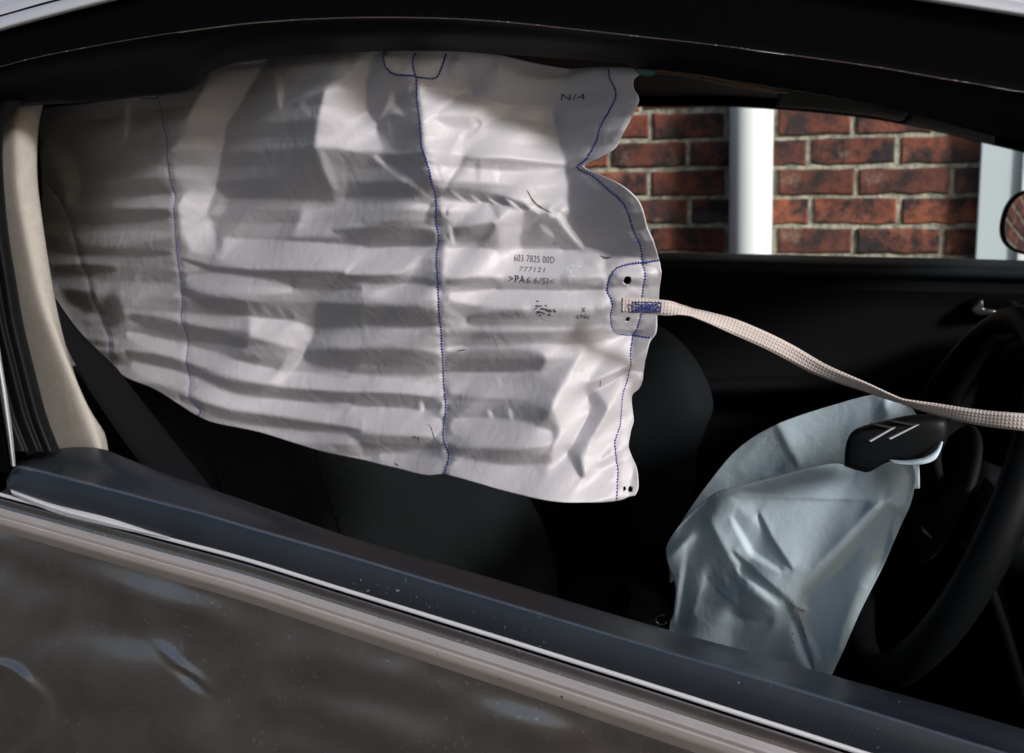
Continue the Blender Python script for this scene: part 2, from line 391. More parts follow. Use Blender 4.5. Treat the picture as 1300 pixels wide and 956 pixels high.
# drainpipe
pa, pb = px2wall(963, 100), px2wall(957, 340)
pr = .055; pu = (pa[0] + pb[0]) / 2 + .0
pc = wl(pu, 0, .075)
dp = empty('drainpipe', (pc.x, pc.y, 0), 'white vertical drainpipe on the brick wall behind the car', 'drainpipe')
def vcyl(name, x, y, za, zb, r, m, seg=32):
    v = []; f = []
    for z in (za, zb):
        for k in range(seg): v.append((x + r * math.cos(2 * math.pi * k / seg), y + r * math.sin(2 * math.pi * k / seg), z))
    f = grid_faces(2, seg, True); f.append(tuple(range(seg))[::-1]); f.append(tuple(range(seg, 2 * seg)))
    o = mesh(name, v, f, m); o.data.set_sharp_from_angle(angle=math.radians(40)); return o
adopt(vcyl('pipe', pc.x, pc.y, .05, 3.1, pr, M['pipe']), dp)
for z in (.45, 2.2):
    adopt(vcyl('collar', pc.x, pc.y, z, z + .06, pr + .006, M['pipe']), dp)
    w0 = wl(pu, z + .03, .015); adopt(box('bracket', w0.x, w0.y, w0.z, .16, .03, .03, M['pipe'], bw=.004), dp)

# white plastic window/door frame at the right end of the wall
uf = px2wall(1242, 250)[0]
fr = empty('white_frame', tuple(wl(uf, 0, .03)), 'pale blue-white plastic door frame at the right end of the brick wall', 'door frame')
def wbox(name, u0, u1, v0, v1, d0, d1, m, bw=.004):
    cc = wl((u0 + u1) / 2, (v0 + v1) / 2, (d0 + d1) / 2)
    return box(name, cc.x, cc.y, cc.z, u1 - u0, d1 - d0, v1 - v0, m, bw=bw)
adopt(wbox('jamb', uf, uf + .10, .02, 2.3, .012, .05, M['upvc']), fr)
adopt(wbox('bead', uf + .094, uf + .110, .02, 2.3, .052, .064, M['pipe'], .003), fr)
adopt(wbox('stile', uf + .112, uf + .22, .02, 2.3, .012, .045, M['upvc']), fr)
adopt(wbox('door_panel', uf + .222, uf + .95, .02, 2.3, .012, .03, M['upvc']), fr)

# ------------------------------------------------------------------ the car
car = empty('car', (W(650, 900, .8).x, W(650, 900, .8).y, 0),
            'brown-grey crashed car with its near side window gone', 'car')
def cp(o, par=None):
    if par is None: return adopt(o, car)
    o.parent = par; return o      # parts of parts: the part itself is at the origin of the car's frame

# --- near door skin with its ridges, below the window
def dents(x, y):
    d = 0.0025 * np.exp(-(((x - 30) / 70)**2 + ((y - 860) / 40)**2)) * np.sin((x + y * .8) / 16.)
    d = d - .0035 * np.exp(-(((x - 190) / 120)**2 + ((y - 800 - (x - 190) * .25) / 34)**2))
    d = d + .004 * np.exp(-(((x - 130) / 150)**2 + ((y - 735 - (x - 130) * .3) / 22)**2))
    d = d - .0035 * np.exp(-(((x - 420) / 120)**2 + ((y - 880 - (x - 420) * .2) / 26)**2))
    s = (y - 850) - (x - 235) * .75
    d = d + .0035 * np.exp(-((s / 5)**2)) * np.exp(-(((x - 232) / 26)**2))
    d = d - .0030 * np.exp(-(((s - 9) / 6)**2)) * np.exp(-(((x - 240) / 22)**2))
    q = np.hypot((x + 10), (y - 905) * 1.1) - 70
    d = d + .004 * np.exp(-((q / 6)**2)) * (x < 120)
    d = d + .0012 * np.sin(x / 61. + y / 37.) * np.sin(y / 29. - x / 83.)
    d = d + .0008 * np.sin((y - .33 * x) / 13. + 1.8 * np.sin(x / 140.)) * (.5 + .5 * np.sin(x / 150. + y / 90.)) + .0015 * np.sin((y - .5 * x) / 31. + np.sin(x / 77.)) + .0006 * np.sin((y + .3 * x) / 11. + 2 * np.sin(x / 43.)) * np.sin(x / 97. - y / 51.)
    wgt = np.clip((y - (672 + (x) * .31)) / 30, 0, 1)
    return d * wgt * 1.25
def line(y0, ex=0):        # a line parallel to the door's chrome strip, y0 px under it at the left and opening slowly to the right
    return lambda x: np.interp(x, [-200, 0, 310, 640, 815, 1060, 1420], [575, 628, 710, 812, 867, 945, 1062]) + y0 * (1 + x / 1900.) + ex
XS = [-200, -100, 0, 100, 200, 310, 420, 530, 640, 740, 815, 940, 1060, 1200, 1420]
def row(y0, off): 
    f = line(y0); return [(x, float(f(x)), off) for x in XS]
skin = loft('door', [row(2, .010), row(5, .004), row(12, .003), row(17, .0015)], M['paint'], n=160, across=16, auto=0)
waist = loft('waist_ridge', [row(17, .0015), row(20, -.001), row(24, -.0045), row(26, -.0052), row(29, -.0050), row(30, -.0064), row(31.5, -.0070), row(37, -.0074), row(41, -.0045), row(46, .000)],
            M['pale_ridge'], n=160, across=60, auto=0); cp(waist, skin)  # ridge of the door skin, its bright highlight painted in
skin['label'] = 'dented brown-grey door below the open window'
cp(skin)
R2 = [row(45.9, .0003)] + [row(y0, -.025 * math.sin(min(1, (y0 - 46) / 260.) * math.pi / 2) + max(0, (y0 - 330)) * .00012) for y0 in (60, 80, 110, 150, 200, 260, 320, 400, 500, 640)]
lower = loft('door_skin', R2, M['paint'], n=260, across=160, auto=0, dz=dents); cp(lower, skin)
# chrome strip (swept bead) and the split second strip at the left
chrome = loft('chrome_strip', [row(-2.8, .002), row(-2.4, .0), row(1.6, -.0020), row(2.1, -.001), row(2.3, .004)], M['chrome'], n=120, auto=0); cp(chrome, skin)
c2 = loft('chrome_strip', [[(13, 620, .002), (70, 640, .0), (140, 657, .0), (215, 681, .002)], [(14, 624, -.006), (70, 645, -.007), (140, 664, -.007), (215, 683, -.004)], [(16, 628, -.003), (70, 651, -.003), (140, 669, -.004), (215, 684, -.001)]], M['chrome'], n=50, across=7, auto=0); cp(c2, skin)
# belt trim: the black plastic ledge
back = [(12, 608, .055), (20, 588, .06), (40, 576, .062), (75, 569, .064), (110, 567, .066), (135, 571, .068), (165, 583, .068), (223, 605, .068), (330, 641.5, .068), (437, 679, .068), (540, 709, .068), (640, 738, .068), (740, 768, .068), (840, 797, .068), (950, 827, .068), (1100, 869, .068), (1240, 908, .068), (1420, 960, .068)]
ridge = [(8, 612, .012), (18, 596, .010), (30, 594, .009), (60, 601, .008), (101, 612, .006), (150, 624.5, .006), (200, 638, .006), (254, 652, .006), (330, 674.5, .006), (440, 706, .006), (540, 736, .006), (640, 766, .006), (740, 796, .006), (850, 829, .006), (950, 858, .006), (1100, 903, .006), (1240, 946, .006), (1420, 1000, .006)]
def shift(r, dy, off): return [(x, y + dy, off) for x, y, o in r]
low = [(x, float(line(-3)(x)), .004) for x in (2, 10, 25, 60, 101, 150, 200, 254, 330, 440, 540, 640, 740, 850, 950, 1100, 1240, 1420)]
belt = loft('belt_trim', [shift(back, 10, .075), [(x, y + 1.5, o + .002) for x, y, o in back], [(x, y + .3, o) for x, y, o in back], [(x, y + 1.2, o - .004) for x, y, o in back],
                          [(x * .5 + x2 * .5, y * .51 + y2 * .49, .036) for (x, y, o), (x2, y2, o2) in zip(back, ridge)],
                          [(x, y - 4, o + .009) for x, y, o in ridge], [(x, y - 2.6, o + .0045) for x, y, o in ridge], [(x, y - 1, o + .0018) for x, y, o in ridge], [(x, y + 1, o + .0002) for x, y, o in ridge], [(x, y + 3.2, o - .0006) for x, y, o in ridge],
                          [(x, y * .4 + y2 * .6, -.001) for (x, y, o), (x2, y2, o2) in zip(ridge, low)], [(x, y - 1, -.001) for x, y, o in low], low],
            M['trim'], n=240, auto=50); cp(belt, skin)
belt.data.materials.append(M['ridge_light'])
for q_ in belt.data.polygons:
    if q_.index // 239 in (6, 7): q_.material_index = 1  # these ridge faces carry the painted highlight

# --- roof rail, door-frame top
A = [(-260, 118), (-60, 60), (0, 40), (80, 18), (150, 0), (220, -18), (400, -50), (700, -62), (900, -42), (1000, -26), (1160, 0), (1300, 22), (1500, 55)]
Sm = [(-260, 150), (-60, 101), (0, 85), (60, 70), (180, 48), (310, 30), (420, 23), (520, 22), (620, 26), (740, 38), (930, 60), (1100, 83), (1200, 100), (1500, 150)]
O = [(-260, 190), (-60, 150), (5, 140), (50, 133), (115, 131), (180, 123), (238, 117), (262, 95), (285, 84), (310, 78), (380, 71), (470, 66), (560, 65), (620, 68), (700, 73), (780, 79), (820, 86), (905, 97), (990, 112), (1100, 131), (1180, 151), (1260, 172), (1320, 184), (1500, 220)]
def o3(r, off, dy=0): return [(x, y + dy, off) for x, y in r]
rail = loft('roof_rail', [o3(A, .16, -130), o3(A, .10, -95), o3(A, .05, -60), o3(A, .022, -32), o3(A, .014, -26), o3(A, .016, -22), o3(A, .004, -14), o3(A, .000, -4), o3(A, .006, 0)], M['roofpaint'], n=120, across=40, auto=0)
cp(rail)
gut = tube('drip_channel', [(-100, 47, .012), (0, 21, .012), (60, 4, .012), (120, -10, .012), (300, -55, .012)], .0016, M['rubber'], n=40); cp(gut, rail)
ftop = loft('window_frame', [o3(A, .010, -2), o3(A, .012, 3), [(x, y - 3, .010) for x, y in Sm], [(x, y, .008) for x, y in Sm]], M['gloss'], n=140, across=14, auto=0)
ftop['label'] = 'black upper window frame under the roof'
cp(ftop)
seam = tube('seam_edge', [(x, y, .006) for x, y in Sm], .0004, mat('worn_seam', (.035, .033, .033), .5, dust=(300, .78, (.3, .3, .3))), n=200, seg=6); cp(seam, ftop)
ft2 = loft('weather_strip', [[(x, y + 1, .012) for x, y in Sm], [(x, y + 6, .016) for x, y in Sm], [(x, y * .5 + yy * .5, .026) for (x, y), yy in zip(Sm, np.interp([q[0] for q in Sm], [q[0] for q in O], [q[1] for q in O]))], o3(O, .045, -6), o3(O, .055), o3(O, .075, -1), o3(O, .09, -12)],
           M['rubber'], n=240, across=30, auto=0); cp(ft2, ftop)
# --- rear pillar side: black frame between the outside and the pillar trim
E = [(30, 128), (16, 145), (7, 165), (4, 190), (6, 240), (12, 300), (20, 350), (30, 410), (42, 460), (52, 500), (62, 535), (77, 573)]
def ev(dx, off, dxs=0): return [(x + dx, y, off) for x, y in E]
p1 = loft('rear_frame', [[(-420, 120, .02), (-420, 600, .02)], [(-60, 90, .006), (-58, 200, .006), (-50, 300, .006), (-38, 400, .006), (-16, 500, .006), (2, 600, .006)],
                         [(-50, 92, .0), (-48, 200, .0), (-42, 300, .0), (-30, 400, .0), (-8, 500, .0), (10, 600, .0)],
                         [(-46, 92, .010), (-44, 200, .010), (-38, 300, .010), (-26, 400, .010), (-4, 500, .010), (14, 600, .010)]], M['gloss'], n=60, auto=30); cp(p1)
silver = loft('bright_edge', [[(-20, 380, .006), (-8, 450, .006), (0, 500, .006), (8, 550, .006), (14, 592, .006)], [(-14, 380, -.003), (-3, 450, -.003), (5, 500, -.003), (12, 550, -.003), (17, 592, -.003)], [(-9, 380, .006), (1, 450, .006), (9, 500, .006), (16, 550, .006), (20, 592, .006)]], M['chrome'], n=40, across=7, auto=0); cp(silver, p1)
p2 = loft('weather_strip', [ev(-60, .012), ev(-48, .014), ev(-40, .020), ev(-30, .014), ev(-22, .022), ev(-14, .018), ev(-4, .03), ev(0, .045), ev(-1, .09)], M['rubber'], n=80, across=40, auto=0); cp(p2, p1)
# beige pillar trim
bl = [(-40, 110), (-45, 165), (-45, 240), (-38, 300), (-20, 380), (0, 460), (20, 530), (40, 600)]
bm_ = [(20, 110), (10, 165), (12, 240), (22, 300), (38, 380), (60, 445), (82, 505), (108, 575)]
bm2 = [(34, 110), (26, 165), (28, 240), (38, 300), (56, 380), (78, 440), (104, 505), (130, 572)]
br = [(62, 112), (52, 145), (48, 180), (48, 230), (54, 280), (63, 340), (72, 390), (84, 440), (100, 490), (116, 525), (134, 553), (140, 600)]
pt = loft('pillar_trim', [o3(bl, .12), o3(bm_, .085), o3(bm2, .084), o3(br, .105), o3(br, .125, 0), o3(br, .16, 0)], M['beige'], n=60, across=24, auto=0); cp(pt)
pt['label'] = 'beige rear pillar trim with a slim facet'

# --- shell that closes the cabin (roof, far side, rear, floor)
roof = loft('roof', [o3([(-2600, 60), (-260, -8), (0, -85), (400, -165), (700, -175), (1000, -150), (1500, -80)], .14), o3([(-1800, 60), (-260, 50), (0, 10), (500, -20), (1000, 0), (1500, 40)], .5), o3([(-1400, 80), (-260, 55), (0, 40), (500, 30), (1000, 40), (1500, 80)], 1.0), o3([(-1000, 110), (-100, 85), (300, 75), (700, 75), (1100, 90), (1500, 140)], 1.5)], M['roofpaint'], n=60, across=24, th=.012); cp(roof)
FH = [(-900, 150), (-100, 140), (500, 134), (815, 134), (930, 134), (1080, 146), (1170, 161), (1240, 178), (1300, 192), (1500, 245)]
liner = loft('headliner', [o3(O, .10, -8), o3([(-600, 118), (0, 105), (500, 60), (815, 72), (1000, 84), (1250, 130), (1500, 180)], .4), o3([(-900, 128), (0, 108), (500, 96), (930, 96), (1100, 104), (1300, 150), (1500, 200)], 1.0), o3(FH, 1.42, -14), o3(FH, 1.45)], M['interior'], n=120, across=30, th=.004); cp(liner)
# grey roof-side trim at the far front, in two pieces
g1 = loft('roof_trim', [[(990, 110, 1.30), (1060, 117, 1.30), (1120, 128, 1.3), (1153, 139, 1.30)], [(988, 122, 1.33), (1060, 127, 1.33), (1120, 141, 1.33), (1150, 149, 1.33)], [(985, 134, 1.37), (1050, 139, 1.37), (1110, 146, 1.37), (1143, 152, 1.37)]], M['greyliner'], n=30, across=8, th=.006); cp(g1)
g2 = loft('roof_trim', [[(1162, 140, 1.30), (1210, 150, 1.30), (1258, 162, 1.30), (1262, 170, 1.3)], [(1157, 150, 1.33), (1205, 160, 1.33), (1245, 168, 1.33), (1262, 172, 1.33)], [(1150, 155, 1.37), (1200, 167, 1.37), (1240, 176, 1.37), (1262, 183, 1.37)]], M['greyliner'], n=30, across=8, th=.006); cp(g2)
vc = prism('pale_sliver', [(1271, 164), (1284, 165), (1302, 171), (1302, 173), (1275, 172), (1270, 169)], 1.22, .008, M['white'], bw=.001); cp(vc)  # small pale sliver at the front of the far header
tb = tube('roof_cable', [(828, 89, .09), (860, 91, .09), (905, 98, .09), (950, 108, .09), (985, 116, .10), (1000, 117, .12)], .0016, M['copper']); cp(tb)
tb = tube('roof_cable', [(828, 92, .092), (870, 96, .092), (930, 108, .092), (988, 118, .10)], .0010, M['copper']); cp(tb)
tc_ = prism('cable_clip', [(808, 86), (830, 87), (831, 95), (822, 98), (808, 94)], .06, .008, M['teal'], bw=.002); cp(tc_)

# far door: belt, panel, glass, frame, handle, mirror
FB = [(-300, 316), (300, 318), (600, 319), (800, 321), (930, 323), (1100, 327), (1240, 330), (1500, 338)]
fdoor = loft('far_door', [o3(FB, 1.47, 2), o3(FB, 1.45), o3(FB, 1.42, 3), o3(FB, 1.39, 10), o3(FB, 1.385, 20), o3(FB, 1.40, 27), o3(FB, 1.40, 30)], M['bluedark'], n=80, across=30, th=.004)
fdoor['label'] = 'dark inner side of the far door'
cp(fdoor)
pan = loft('door_panel', [o3(FB, 1.40, 29), o3(FB, 1.372, 34), o3(FB, 1.37, 40), o3(FB, 1.385, 60), o3(FB, 1.39, 120), o3(FB, 1.38, 220), o3(FB, 1.38, 640)], M['interior'], n=60, across=50, th=.004); cp(pan, fdoor)
arm = loft('armrest', [[(880, 480, 1.38), (1100, 474, 1.38), (1300, 468, 1.38)], [(880, 483, 1.32), (1100, 477, 1.31), (1300, 471, 1.31)], [(880, 500, 1.31), (1100, 495, 1.3), (1300, 489, 1.3)], [(880, 520, 1.38), (1100, 515, 1.38), (1300, 509, 1.38)]], M['interior'], n=30, across=14); cp(arm, fdoor)
hr = pillow('handle_recess', [(1222, 392), (1232, 380), (1262, 378), (1290, 382), (1290, 400), (1262, 404), (1230, 404)], 1.372, .004, M['gloss'], n=40, rings=3); cp(hr, fdoor)
hd = pillow('handle', [(1231, 393), (1240, 384), (1247, 380), (1249, 391), (1264, 394), (1264, 398), (1240, 400)], 1.355, .006, mat('satin_metal', (.2, .2, .22), .35, .9), n=40, rings=3); cp(hd, fdoor)
ffr = loft('far_window_frame', [o3(FH, 1.44, -3), o3(FH, 1.46, 1), o3(FH, 1.49, 1), o3(FH, 1.50, -6)], M['rubber'], n=80, th=.003); cp(ffr)
glass = loft('window_glass', [o3(FH, 1.475, 0), o3(FB, 1.475, 3)], M['glass'], n=20, auto=0); cp(glass, fdoor)
fb2 = loft('far_body_side', [o3(FB, 1.50, 3), o3(FB, 1.52, 60), o3(FB, 1.53, 300), o3(FB, 1.5, 700)], M['paint'], n=30, across=20); cp(fb2)
# far door mirror: housing, rim and tilted glass
mc = W(1312, 282, 1.62)
mroot = None
mn = Vector((-1.2, -.34, .27)).normalized(); ma = mn.cross(Vector((0, 0, 1))).normalized(); mb = ma.cross(mn)
ma = -ma if ma.x < 0 else ma; mb = Vector((0, 0, 1)) - mn * mn.z
def oval(t, a, b): c, s = math.cos(t), math.sin(t); return a * math.copysign(abs(c)**.8, c), b * math.copysign(abs(s)**.85, s)
def ovalmesh(name, rings, m, cap=True, parent=None, seg=48):
    v = []
    for a, b, d in rings:
        for k in range(seg):
            p, q = oval(2 * math.pi * k / seg, a, b); v.append(mc + ma * p + mb * q + mn * d)
    f = grid_faces(len(rings), seg, True)
    if cap: f.append(tuple((len(rings) - 1) * seg + k for k in range(seg)))
    o = mesh(name, v, f, m); fixn(o); return o
HW, HH = .085, .062
hs = ovalmesh('door_mirror', [(.01, .01, -.10), (HW * .7, HH * .7, -.085), (HW * .98, HH * .98, -.03), (HW * 1.05, HH * 1.05, .0), (HW * 1.02, HH * 1.02, .006), (HW * .95, HH * .95, .004)], M['bluedark'], cap=False); hs['label'] = 'oval door mirror outside the far window'; cp(hs)
mgp = ovalmesh('mirror_glass', [(HW * .96, HH * .96, .001), (HW * .5, HH * .5, .0015), (.002, .002, .0015)], M['mirror']); cp(mgp, hs)
stalk = tube('mirror_arm', [tuple(mc - mn * .05 + Vector((.02, 0, -.04))), tuple(mc + Vector((.06, -.04, -.10))), tuple(mc + Vector((.09, -.12, -.11)))], .018, M['bluedark'], world=True); cp(stalk, hs)

# cabin rear, floor, dashboard
def sheet(name, P, m): 
    o = mesh(name, [tuple(p) for p in P], [(0, 1, 2, 3)], m, smooth=False); solid(o, .01, 0); return o
ra, rb = W(-120, 480, .10), W(-120, 480, .10)
A0 = Vector(W(-60, 500, .12)); A1 = A0 + Vector(-NRM) * 1.32
cp(sheet('rear_bulkhead', [(A0.x - .55, A0.y + .22, .3), (A1.x - .55, A1.y + .22, .3), (A1.x - .55, A1.y + .22, 1.6), (A0.x - .55, A0.y + .22, 1.6)], M['interior']))
cp(sheet('rear_side', [(A0.x + .0, A0.y - .01, .3), (A0.x - .6, A0.y + .24, .3), (A0.x - .6, A0.y + .24, 1.55), (A0.x + .0, A0.y - .01, 1.50)], M['interior']))
F0 = A0 - Vector(UAX) * .7; F1 = F0 + Vector(UAX) * 2.9
cp(sheet('floor_pan', [(F0.x, F0.y, .35), (F1.x, F1.y, .35), (F1.x - NRM[0] * 1.4, F1.y - NRM[1] * 1.4, .35), (F0.x - NRM[0] * 1.4, F0.y - NRM[1] * 1.4, .35)], M['interior']))
# dashboard
G0 = Vector(W(1330, 600, .12)); 
cp(sheet('footwell_wall', [(G0.x + .25, G0.y - .1, .3), (G0.x + .25 - NRM[0] * 1.35, G0.y - .1 - NRM[1] * 1.35, .3), (G0.x + .25 - NRM[0] * 1.35, G0.y - .1 - NRM[1] * 1.35, 1.13), (G0.x + .25, G0.y - .1, 1.13)], M['interior']))
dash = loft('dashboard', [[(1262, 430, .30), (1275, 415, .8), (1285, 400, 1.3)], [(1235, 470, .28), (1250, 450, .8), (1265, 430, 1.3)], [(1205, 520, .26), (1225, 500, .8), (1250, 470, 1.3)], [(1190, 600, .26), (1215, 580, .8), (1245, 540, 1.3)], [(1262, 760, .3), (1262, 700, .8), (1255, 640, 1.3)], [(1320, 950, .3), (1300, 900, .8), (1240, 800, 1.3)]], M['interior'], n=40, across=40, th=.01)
cp(dash)
dtop = loft('dash_top', [[(1262, 430, .30), (1275, 415, .8), (1285, 400, 1.3)], [(1330, 424, .30), (1340, 409, .8), (1350, 395, 1.3)], [(1500, 440, .30), (1500, 420, .8), (1500, 405, 1.3)]], M['bluedark'], n=30, across=20, th=.006); cp(dtop, dash)
# sill inner panel of near door, below the ledge
inn = loft('door_lining', [shift(back, 8, .078), shift(back, 60, .085), shift(back, 400, .09)], M['interior'], n=60, across=10); cp(inn, skin)

# --- front seat (near) seen from its front corner
st = empty_dummy = None
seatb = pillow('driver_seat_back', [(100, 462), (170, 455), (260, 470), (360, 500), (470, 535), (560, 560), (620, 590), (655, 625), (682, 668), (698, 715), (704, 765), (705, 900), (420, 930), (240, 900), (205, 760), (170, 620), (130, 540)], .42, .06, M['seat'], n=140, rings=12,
               tilt=lambda x, y: (x - 400) * .0006); seatb['label'] = 'dark ribbed driver seat back behind the hanging curtain'; cp(seatb)
bol = pillow('bolster', [(150, 470), (205, 500), (240, 535), (262, 575), (280, 640), (300, 720), (300, 900), (200, 900), (170, 700), (130, 560)], .30, .07, M['seatplain'], n=80, rings=10); cp(bol, seatb)
pp = tube('piping', [(398, 560, .335), (408, 600, .335), (420, 640, .335), (432, 680, .335), (440, 740, .335), (444, 820, .335)], .002, M['seatplain']); cp(pp, seatb)
pp = tube('piping', [(250, 520, .30), (268, 570, .30), (285, 630, .30), (300, 700, .30)], .002, M['seatplain']); cp(pp, seatb)
# --- passenger seat
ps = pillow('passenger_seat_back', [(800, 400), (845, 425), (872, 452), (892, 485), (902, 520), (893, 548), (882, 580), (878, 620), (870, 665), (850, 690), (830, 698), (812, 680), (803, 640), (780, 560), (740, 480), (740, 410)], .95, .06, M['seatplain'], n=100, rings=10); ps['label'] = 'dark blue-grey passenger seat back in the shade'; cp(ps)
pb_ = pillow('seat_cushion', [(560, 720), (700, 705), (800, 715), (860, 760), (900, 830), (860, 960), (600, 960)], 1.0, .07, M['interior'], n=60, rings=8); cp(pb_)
# --- driver seat cushion, console, lever, ring
con = pillow('centre_console', [(705, 760), (730, 740), (760, 738), (800, 745), (840, 770), (860, 820), (860, 960), (705, 960)], .72, .05, M['bluedark'], n=60, rings=8); cp(con)
lv = tube('gear_lever', [(782, 800, .66), (788, 770, .66), (790, 744, .65)], .008, M['gloss'], radii=[.006, .006, .016, .012]); cp(lv, con)
th = np.linspace(math.radians(60), math.radians(330), 30)
rg = tube('buckle_ring', [(840 + 7 * math.cos(a), 787 - 6 * math.sin(a), .35) for a in th], .0008, M['emblemdark'], n=50); cp(rg)
# seat belt hanging behind the pillar
def ribbon(name, rows_, m, parent=None, n=90, th=.0012):
    """rows_: x, y, off, half width (m), edge direction angle in the image (deg), turn about its length (deg)"""
    R = cr([r[:3] for r in rows_], n)
    t = np.linspace(0, 1, n); tk = np.linspace(0, 1, len(rows_))
    seg = np.r_[0, np.cumsum([math.dist(rows_[i][:2], rows_[i + 1][:2]) for i in range(len(rows_) - 1)])]; tk = seg / seg[-1]
    hw = np.interp(t, tk, [r[3] for r in rows_]); tw = np.radians(np.interp(t, tk, [r[4] for r in rows_]))
    P = Wn(R[:, 0], R[:, 1], R[:, 2]); T = np.gradient(P, axis=0); T /= np.linalg.norm(T, axis=1)[:, None]
    v = []; uv = []; s = np.r_[0, np.cumsum(np.linalg.norm(np.diff(P, axis=0), axis=1))]
    m_ = 5
    for i in range(n):
        view = P[i] - np.array(CAM); view /= np.linalg.norm(view)
        up = np.cross(T[i], view); up /= np.linalg.norm(up)
        if up[2] < 0: up = -up
        dirn = up * math.cos(tw[i]) + view * math.sin(tw[i])
        for k in range(m_):
            a = -1 + 2 * k / (m_ - 1); v.append(P[i] + dirn * a * hw[i]); uv.append((s[i], a * hw[i]))
    o = mesh(name, v, grid_faces(n, m_), m, parent, uv=uv); solid(o, th, 0); return o
sb = ribbon('seat_belt', [(66, 380, .15, .006, 50), (92, 428, .155, .014, 40), (130, 480, .16, .022, 20), (185, 555, .17, .024, 10), (260, 650, .18, .024, 10)], M['belt']); cp(sb)

# --- steering wheel
wc = Vector(W(1196, 628, .30)); 
sc_ = 1.16 / (wc.y)
va = Vector((.40, -.02, .92)).normalized()
vb = Vector((.17, .98, 0)); vb = (vb - va * vb.dot(va)).normalized(); vn = va.cross(vb).normalized()
if vn.x > 0: vn = -vn
print('wheel centre', wc)
RW = .195
def ring_mesh(name, rad, rt, m, a0=0, a1=2 * math.pi, n=96, seg=16, squash=1.0):
    v = []
    full = abs(a1 - a0 - 2 * math.pi) < 1e-6
    for i in range(n if full else n + 1):
        t = a0 + (a1 - a0) * i / n; d = va * math.cos(t) + vb * math.sin(t)
        for k in range(seg):
            q = 2 * math.pi * k / seg; v.append(wc + d * (rad + rt * math.cos(q)) + vn * rt * squash * math.sin(q))
    f = grid_faces(n if full else n + 1, seg, True)
    if full: f += [((n - 1) * seg + k, (n - 1) * seg + (k + 1) % seg, (k + 1) % seg, k) for k in range(seg)]
    o = mesh(name, v, f, m); fixn(o); return o
sw = ring_mesh('steering_wheel', RW, .0185, M['wheel']); sw['label'] = 'black leather steering wheel seen nearly edge on'; cp(sw)
def spoke(ang, w0, w1):
    d = va * math.cos(ang) + vb * math.sin(ang); s = va * -math.sin(ang) + vb * math.cos(ang); v = []
    for rr, ww, off in ((.055, w0, -.022), (.10, (w0 + w1) / 2, -.018), (RW - .005, w1, 0)):
        for a, b in ((-1, -1), (1, -1), (1, 1), (-1, 1)): v.append(wc + d * rr + s * ww * a - vn * off * -1 + vn * b * .009)
    o = mesh('spoke', v, grid_faces(3, 4, True) + [(0, 1, 2, 3), (8, 11, 10, 9)], M['interior'], smooth=False); fixn(o); bev(o, .004, 3); return o
for a_, w0_, w1_ in ((math.radians(80), .035, .022), (math.radians(-80), .035, .022)): cp(spoke(a_, w0_, w1_), sw)
ring2 = ring_mesh('hub_body', .045, .034, M['interior'], squash=.28, n=48); cp(ring2, sw)
glint = prism('wheel_glint', [(1170, 668), (1181, 680), (1184, 684), (1180, 683), (1170, 676)], .2, .004, M['emblemdark'], bw=.001); cp(glint, sw)  # pale piece standing for a faint highlight on the wheel
col = tube('steering_column', [tuple(wc - vn * .02), tuple(wc - vn * .14)], .05, M['hub'], world=True, seg=20); cp(col, sw)
# split hub cover and its emblem
hc = pillow('hub_cover', [(1072, 590), (1073, 570), (1078, 553), (1090, 544), (1120, 536), (1160, 528), (1195, 529), (1204, 540), (1202, 560), (1190, 576), (1165, 584), (1130, 584), (1104, 597), (1090, 596)], .165, .014, M['hub'], n=80, rings=8, p=.6)
hc['label'] = 'torn black hub cover carrying a double chevron'; cp(hc, sw)
def chev(pts, t):
    (ax, ay), (bx, by), (cx, cy) = pts
    return [(ax, ay), (bx, by), (cx, cy), (cx - 3.2, cy - 2.2), (bx - 8.5, by + .6), (ax + 2, ay + t)]
for pts in (((1104, 537), (1137, 543), (1106, 561)), ((1128, 533.5), (1167, 539.5), (1131, 558))):  # lower arms light, other arms dark: glint and shade put into the colour
    (ax, ay), (bx, by), (cx, cy) = pts
    e = prism('chevron_emblem', [(bx, by), (cx, cy), (cx - 2.4, cy - 1.2), (bx - 4.2, by + .2)], .148, .003, M['emblem']); cp(e, sw)
    e = prism('chevron_emblem', [(ax, ay), (bx - 1.5, by - .4), (bx - 9, by + 1.2), (ax + 6, ay + 2.2)], .149, .0024, M['emblemdark']); cp(e, sw)
    e = prism('chevron_emblem', [(bx - 9, by + 1.8), (bx - 6.2, by + 1.2), (cx - 3.8, cy - 1.6), (cx - 5.6, cy - 2.4)], .149, .0024, M['emblemdark']); cp(e, sw)

